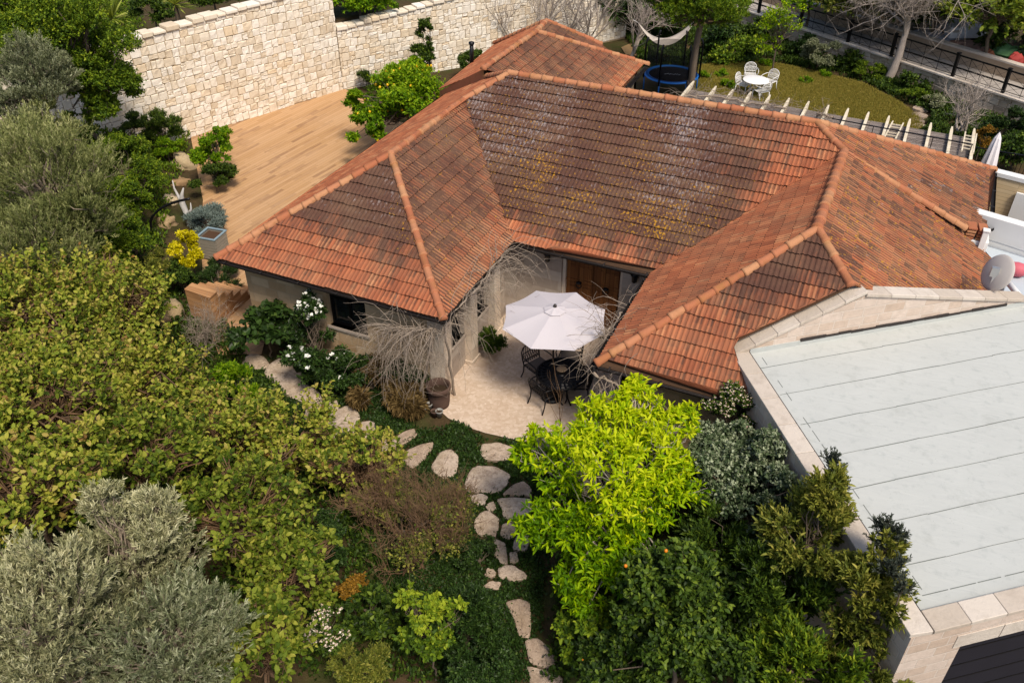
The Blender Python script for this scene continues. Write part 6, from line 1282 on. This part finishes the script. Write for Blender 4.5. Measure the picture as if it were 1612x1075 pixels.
yucca('yucca with pale green spikes left of the top of the tall wall', 177, 30, 3.7, 1.1, 1); yucca('yucca half cut by the upper frame above the tall wall', 275, 8, 3.7, 1.1, 2)
plant('dark_shrub', 'dark shrub behind the tall wall between the yuccas', 'shrub', 240, 15, 34, 20, .9, 'small', 'lf_dark', 390, None, 1.2, 1.5, ground=3.6)
plant('dark_shrub', 'purplish dark shrub behind the tall wall right of the yuccas', 'shrub', 335, -5, 45, 18, .8, 'fine', 'lf_dark', 391, None, 1.5, 1.8, ground=3.6)
def at(u, v, z=None): p = onhill(u, v, 0.0); return (p[0], p[1], p[2])
gb = 'bare grey trees behind the house'
for i, (u, v, h, ln, lab) in enumerate([(812, 90, 2.6, (-.2, 0, 0), 'bare grey tree behind the roof peak, its branches over the wall'), (862, 83, 2.8, (.05, .1, 0), 'tall bare grey tree directly behind the roof peak'), (918, 76, 2.6, (.3, .1, 0), 'spreading bare tree to the right of the roof peak'), (990, 92, 2.0, (.15, .2, 0), 'twisted bare tree holding the left end of the hammock')]):
    b0 = G(u, v, 0.0); bare('bare_tree', lab, (b0[0], b0[1], hz(b0[0], b0[1])), h, 31 + i, 'bark_pale', .085, 3, .5, ln, 5, gb, .6, 'tree', 0, .2, 'branches', 2, .1, .72)
plant('evergreen_tree', 'dark dense evergreen behind the hammock', 'tree', 1005, 12, 60, 30, 1.4, 'blob', 'lf_deep', 395, 'dark evergreens at the back of the garden', 1.2, .9, extra=((1060, 28, 30, 22, 1.2), (960, -5, 40, 24, 2.0)))
plant('willow_tree', 'large soft green tree over the trampoline with twin trunks', 'tree', 1105, 8, 70, 40, 4.4, 'fine', 'lf_green', 396, None, 1.2, 2.4, 'bark', .16, extra=((1060, -5, 40, 25, 4.8), (1150, 18, 38, 24, 3.8)), stems=2, base_z=1)
plant('garden_tree', 'slender young tree with sparse lime leaves on the lawn edge', 'tree', 1225, 55, 36, 38, 1.9, 'sparse', 'lf_yellow', 397, None, .45, 1.1, 'bark', .05, extra=((1250, 20, 18, 26, 3.0), (1205, 70, 20, 14, 1.5)))
for i, (u, v, a, b_, zc, st, mt, lab) in enumerate([(1290, 85, 26, 22, .8, 'small', 'lf_olive', 'grey-green round shrub at the lawn edge below the fence'), (1155, 80, 45, 9, .4, 'blob', 'lf_green', 'bright green border plants at the back of the lawn'), (1340, 98, 26, 10, .35, 'blob', 'lf_dark', 'dark shrub against the road wall left of the bare tree'), (1185, 55, 32, 14, .6, 'blob', 'lf_dark', 'dark shrub behind the young tree by the road wall'), (1258, 72, 20, 13, .55, 'blob', 'lf_deep', 'deep green shrub beside the young tree'), (1435, 132, 26, 9, .35, 'blob', 'lf_dark', 'dark brownish shrub right of the bare tree'), (1440, 150, 20, 9, .35, 'small', 'lf_green', 'low green tuft at the right lawn edge'), (1470, 160, 18, 11, .4, 'small', 'lf_olive', 'grey-green tuft before the road wall at the right'), (1370, 112, 24, 10, .4, 'small', 'lf_green', 'low green tuft at the foot of the bare tree'), (1582, 195, 30, 26, .8, 'small', 'lf_deep', 'dark bush below the road wall at the right edge'), (1548, 218, 12, 22, 1.0, 'small', 'lf_rust', 'rust-leaved shrub at the end of the pergola'), (1470, 215, 26, 22, .5, 'small', 'lf_dark', 'dark green plants behind the right end of the pergola'), (1600, 240, 28, 22, .6, 'blob', 'lf_dark', 'dark shrub behind the terrace railing'), (1130, 60, 22, 22, .8, 'blob', 'lf_deep', 'deep green shrub beside the willow trunks')]):
    plant('garden_shrub', lab, 'shrub', u, v, a, b_, zc, st, mt, 400 + i, 'shrubs around the back lawn', 1.1, 1.0 if st == 'small' else .8)
for i, (u, v, a) in enumerate([(1108, 120, 9), (1136, 118, 10), (1147, 134, 12), (1268, 127, 8), (1205, 101, 10), (1300, 118, 8)]): plant('weed_tuft', ['small bright weed by the trampoline edge', 'pale weed tuft between trampoline and white table', 'bright yellow-green weed clump behind the pergola beam tips', 'lone green tuft in the middle of the lawn', 'green tuft behind the white table', 'faint green tuft near the grey-green shrub on the lawn'][i], 'plant', u, v, a, a * .5, .14, 'small', 'lf_fresh', 420 + i, 'weeds on the lawn', 1.1, 1.0)
bt = G(1397, 127, -.3); bare('bare_tree', 'big bare tree with a stout grey trunk at the road wall', (bt[0], bt[1], hz(bt[0], bt[1])), 3.1, 51, 'bark_pale', .22, 4, .62, (.08, .05, 0), 7, None, .45, 'tree', 0, .62, 'branches', 1, .10, .70)
b2 = G(1515, 212, 0); r_ = bare('bare_tree', 'bare forked shrub with a few yellow leaves behind the pergola end', (b2[0], b2[1], hz(b2[0], b2[1])), 1.4, 52, 'bark_pale', .06, 3, .55, (0, 0, 0), 5, None, .5, 'tree', 0, .15, 'branches', 4)
# far side of the road
for i, (u, v, h, lab) in enumerate([(1450, 40, 2.0, 'purplish bare thicket tree beyond the road behind the big bare tree'), (1530, 30, 2.4, 'bare thicket tree beyond the road above the rubble'), (1590, 40, 2.2, 'bare thicket tree at the upper right corner'), (1330, 25, 1.6, 'low bare thicket beyond the far road wall on the left')]):
    p = G(u, v + 22, RZ + .25); bare('bare_tree', lab, (p[0], p[1], RZ + .2), h, 60 + i, 'vine', .05, 4, .6, (0, 0, 0), 6, 'bare thicket trees beyond the road', .5, 'tree', 0, .2, 'branches', 3, .12, .7)
for i, (u, v, a, b_, zc, mt, lab) in enumerate([(1575, 10, 70, 40, 2.5, 'lf_carob2', 'olive-green tree in the upper right corner beyond the yard'), (1480, 0, 60, 25, 2.0, 'lf_dark', 'dark tree at the top edge beyond the big bare tree'), (1350, -5, 70, 18, 1.5, 'lf_laurel', 'yellow-green scrub at the top edge beyond the road'), (1600, 60, 40, 24, 1.0, 'lf_dark', 'dark bush beside the yard clutter at the right edge'), (1280, -10, 50, 16, 1.5, 'lf_fresh', 'green scrub at the top edge above the road start'), (1420, 20, 40, 20, 1.2, 'lf_dark', 'dark scrub behind the bare tree crown')]):
    plant('far_tree', lab, 'tree', u, v, a, b_, zc, 'blob', mt, 440 + i, 'trees beyond the road', 1.2, 1.2, ground=RZ + .2)
# ---- ground cover tufts between the stones and over the banks: nobody could count them
def cover(name, n, poly_px, mat, seed, L=.12, Wd=.05, zmax=.12, avoid=True, ground=None, lean=.5, label=None):
    rg = np.random.default_rng(seed); P = np.array([G(u, v, 0)[:2] for u, v in poly_px]); lo, hi = P.min(0), P.max(0); q = rg.uniform(lo, hi, (n * 3, 2)); ins = np.zeros(len(q), bool); j = len(P) - 1
    for i in range(len(P)):
        c = ((P[i, 1] > q[:, 1]) != (P[j, 1] > q[:, 1])) & (q[:, 0] < (P[j, 0] - P[i, 0]) * (q[:, 1] - P[i, 1]) / (P[j, 1] - P[i, 1] + 1e-12) + P[i, 0]); ins ^= c; j = i
    q = q[ins]; q = q[fbm(q[:, 0] * 1.6, q[:, 1] * 1.6) > (0 if name == 'lawn_grass' else .2 if seed == 500 else .36)][:n]
    z = height(q[:, 0], q[:, 1])
    if avoid:
        keep = np.ones(len(q), bool)
        for si, (u, v, a, b_, tn, lab) in enumerate(slabs):
            W3 = np.column_stack([q, z]) - CAM; dw = W3 @ C_F; px = CX + F_PX * (W3 @ C_R) / dw - u; py = CY - F_PX * (W3 @ C_U) / dw - v
            
            if si in SLAB_SHAPE:
                S_ = np.array(SLAB_SHAPE[si]); S_ = S_.mean(0) + (S_ - S_.mean(0)) * 1.07; qx, qy = px + u, py + v; ins2 = np.zeros(len(q), bool); j = len(S_) - 1
                for i in range(len(S_)):
                    ins2 ^= ((S_[i, 1] > qy) != (S_[j, 1] > qy)) & (qx < (S_[j, 0] - S_[i, 0]) * (qy - S_[i, 1]) / (S_[j, 1] - S_[i, 1] + 1e-12) + S_[i, 0]); j = i
                keep &= ~ins2; continue
            xr = px * math.cos(tn) + py * math.sin(tn); yr = -px * math.sin(tn) + py * math.cos(tn); keep &= (np.abs(xr / (a * 1.04)) ** 2.4 + np.abs(yr / (b_ * 1.08)) ** 2.4) > 1
        q = q[keep]; z = z[keep]
    pc = G(682, 650, 0); keep = np.hypot(q[:, 0] - pc[0], q[:, 1] - pc[1]) > .62; q = q[keep]; z = z[keep]
    kk = 7; B = np.repeat(np.column_stack([q, z]), kk, 0); B[:, :2] += rg.normal(0, .05, (len(B), 2)); B[:, 2] += rg.uniform(0, zmax, len(B)); ax = rdir(rg, len(B)); ax[:, 2] = np.abs(ax[:, 2]) + lean
    l_ = L * rg.uniform(.5, 1.3, len(B)); V = leaf_arrays(rg, B, ax, l_, l_ * Wd / L, .25)
    tag(np_mesh(name, V, np.arange(len(V)).reshape(-1, 6), M[mat], None, {'rnd': np.clip(rg.normal(.45, .2, len(B)), 0, 1)}), label, None, None, 'stuff')
cover('ground_cover', 15000, [(470, 560), (680, 640), (760, 690), (890, 705), (860, 900), (840, 1075), (700, 1075), (560, 860), (420, 640), (380, 570)], 'lf_deep', 500, .065, .04, .035, True, None, .5, 'dark green creeping ground cover between the path stones')
cover('ground_cover', 9000, [(0, 380), (250, 380), (390, 560), (560, 760), (700, 1075), (0, 1075)], 'lf_dark', 501, .10, .05, .2, True, None, .6, 'mixed low growth under the bushes of the left bank')
cover('ground_cover', 4000, [(900, 720), (1120, 620), (1240, 720), (1440, 1000), (1400, 1075), (860, 1075)], 'lf_dark', 502, .12, .06, .25, False, None, .6, 'dark low growth under the bushes by the garage')
cover('ground_cover', 5000, [(0, 60), (200, 60), (300, 215), (260, 400), (0, 400)], 'lf_green', 503, .14, .06, .3, False, None, .6, 'mixed green growth on the upper bank')
cover('ground_cover', 9000, [(985, 45), (1190, 28), (1500, 150), (1612, 195), (1612, 260), (1440, 235), (1470, 175), (1360, 118), (1230, 90), (1100, 92), (1020, 110)], 'lf_dark', 504, .14, .06, .2, False, None, .6, 'dark border plants around the back lawn')
cover('lawn_grass', 34000, lawn_px, 'lf_lawn', 505, .10, .016, .06, False, None, .8, 'short yellowing grass of the back lawn')

vine('leafless vine tangle lying over the left end of the pergola', [G(1075, 152, PZ + .1), G(1120, 150, PZ + .15), G(1180, 162, PZ + .15), G(1240, 172, PZ + .12)], 70, 5, (.5, 1.3), (0, .2, -.05), None)
vine('leafless vine clump in the middle of the pergola by the ridge corner', [G(1285, 180, PZ + .1), G(1300, 183, PZ + .2), G(1312, 186, PZ + .1)], 30, 6, (.3, .7), (0, .1, -.05), None)

# ---- small things of the back garden
for i, (u, v, lab) in enumerate([(1449, 172, 'uppermost pale flat stone at the right end of the back lawn'), (1446, 182, 'pale flat stone, second down at the right end of the back lawn'), (1443, 191, 'pale flat stone, third down at the right end of the back lawn'), (1448, 200, 'lowest pale flat stone beside the pergola at the lawn end')]):
    rg = np.random.default_rng(700 + i); p = G(u, v, hz(*G(u, v, -.2)[:2]) + .05); an, rr = outline(rg, 12, .14); mb = MB(); zt = hz(p[0], p[1]) + .09
    mb.prism([(p[0] + .36 * r * math.cos(a), p[1] + .26 * r * math.sin(a)) for a, r in zip(an, rr)], zt - .2, zt); tag(mb.build('stepping_stone', M['slab'], None, .015), lab, 'stepping stone', 'flat stones at the end of the lawn')
sp_ = [G(u, v, -.2)[:2] for u, v in [(985, 84), (978, 72), (1005, 60), (1050, 55), (1100, 56), (1108, 72), (1075, 84), (1030, 90)]]; cs_ = np.mean(sp_, 0); mb = MB(); n = len(sp_)
vs = [(*cs_, hz(*cs_) + .04)] + [(*(cs_ + (q - cs_) * k), hz(*(cs_ + (q - cs_) * k)) + .04) for k in (.5, 1) for q in sp_]; fs = [(0, 1 + (i + 1) % n, 1 + i) for i in range(n)] + [(1 + i, 1 + (i + 1) % n, 1 + n + (i + 1) % n, 1 + n + i) for i in range(n)]
if np.cross(np.array(vs[2]) - vs[0], np.array(vs[1]) - vs[0])[2] < 0: fs = [f[::-1] for f in fs]
mb.add(vs, fs); tag(mb.build('sandy_ground', plain('sandy_soil', hexc('8d7453'), .95, .1, 0, .3, 2.0)), kind='structure')
ir = thing('iron_railing', 'short dark iron railing between lemon tree and stone wall', 'railing'); a, b_ = G(598, 158, .0), G(640, 150, .0); mb = MB(); k = 8
for i in range(k + 1): p = a + (b_ - a) * i / k; mb.bar(p, p + [0, 0, .9 if i % 8 == 0 else .82], .06 if i % 8 == 0 else .018)
mb.bar(a + [0, 0, .82], b_ + [0, 0, .82], .03); mb.bar(a + [0, 0, .15], b_ + [0, 0, .15], .025); mb.build('bars', M['black'], ir)
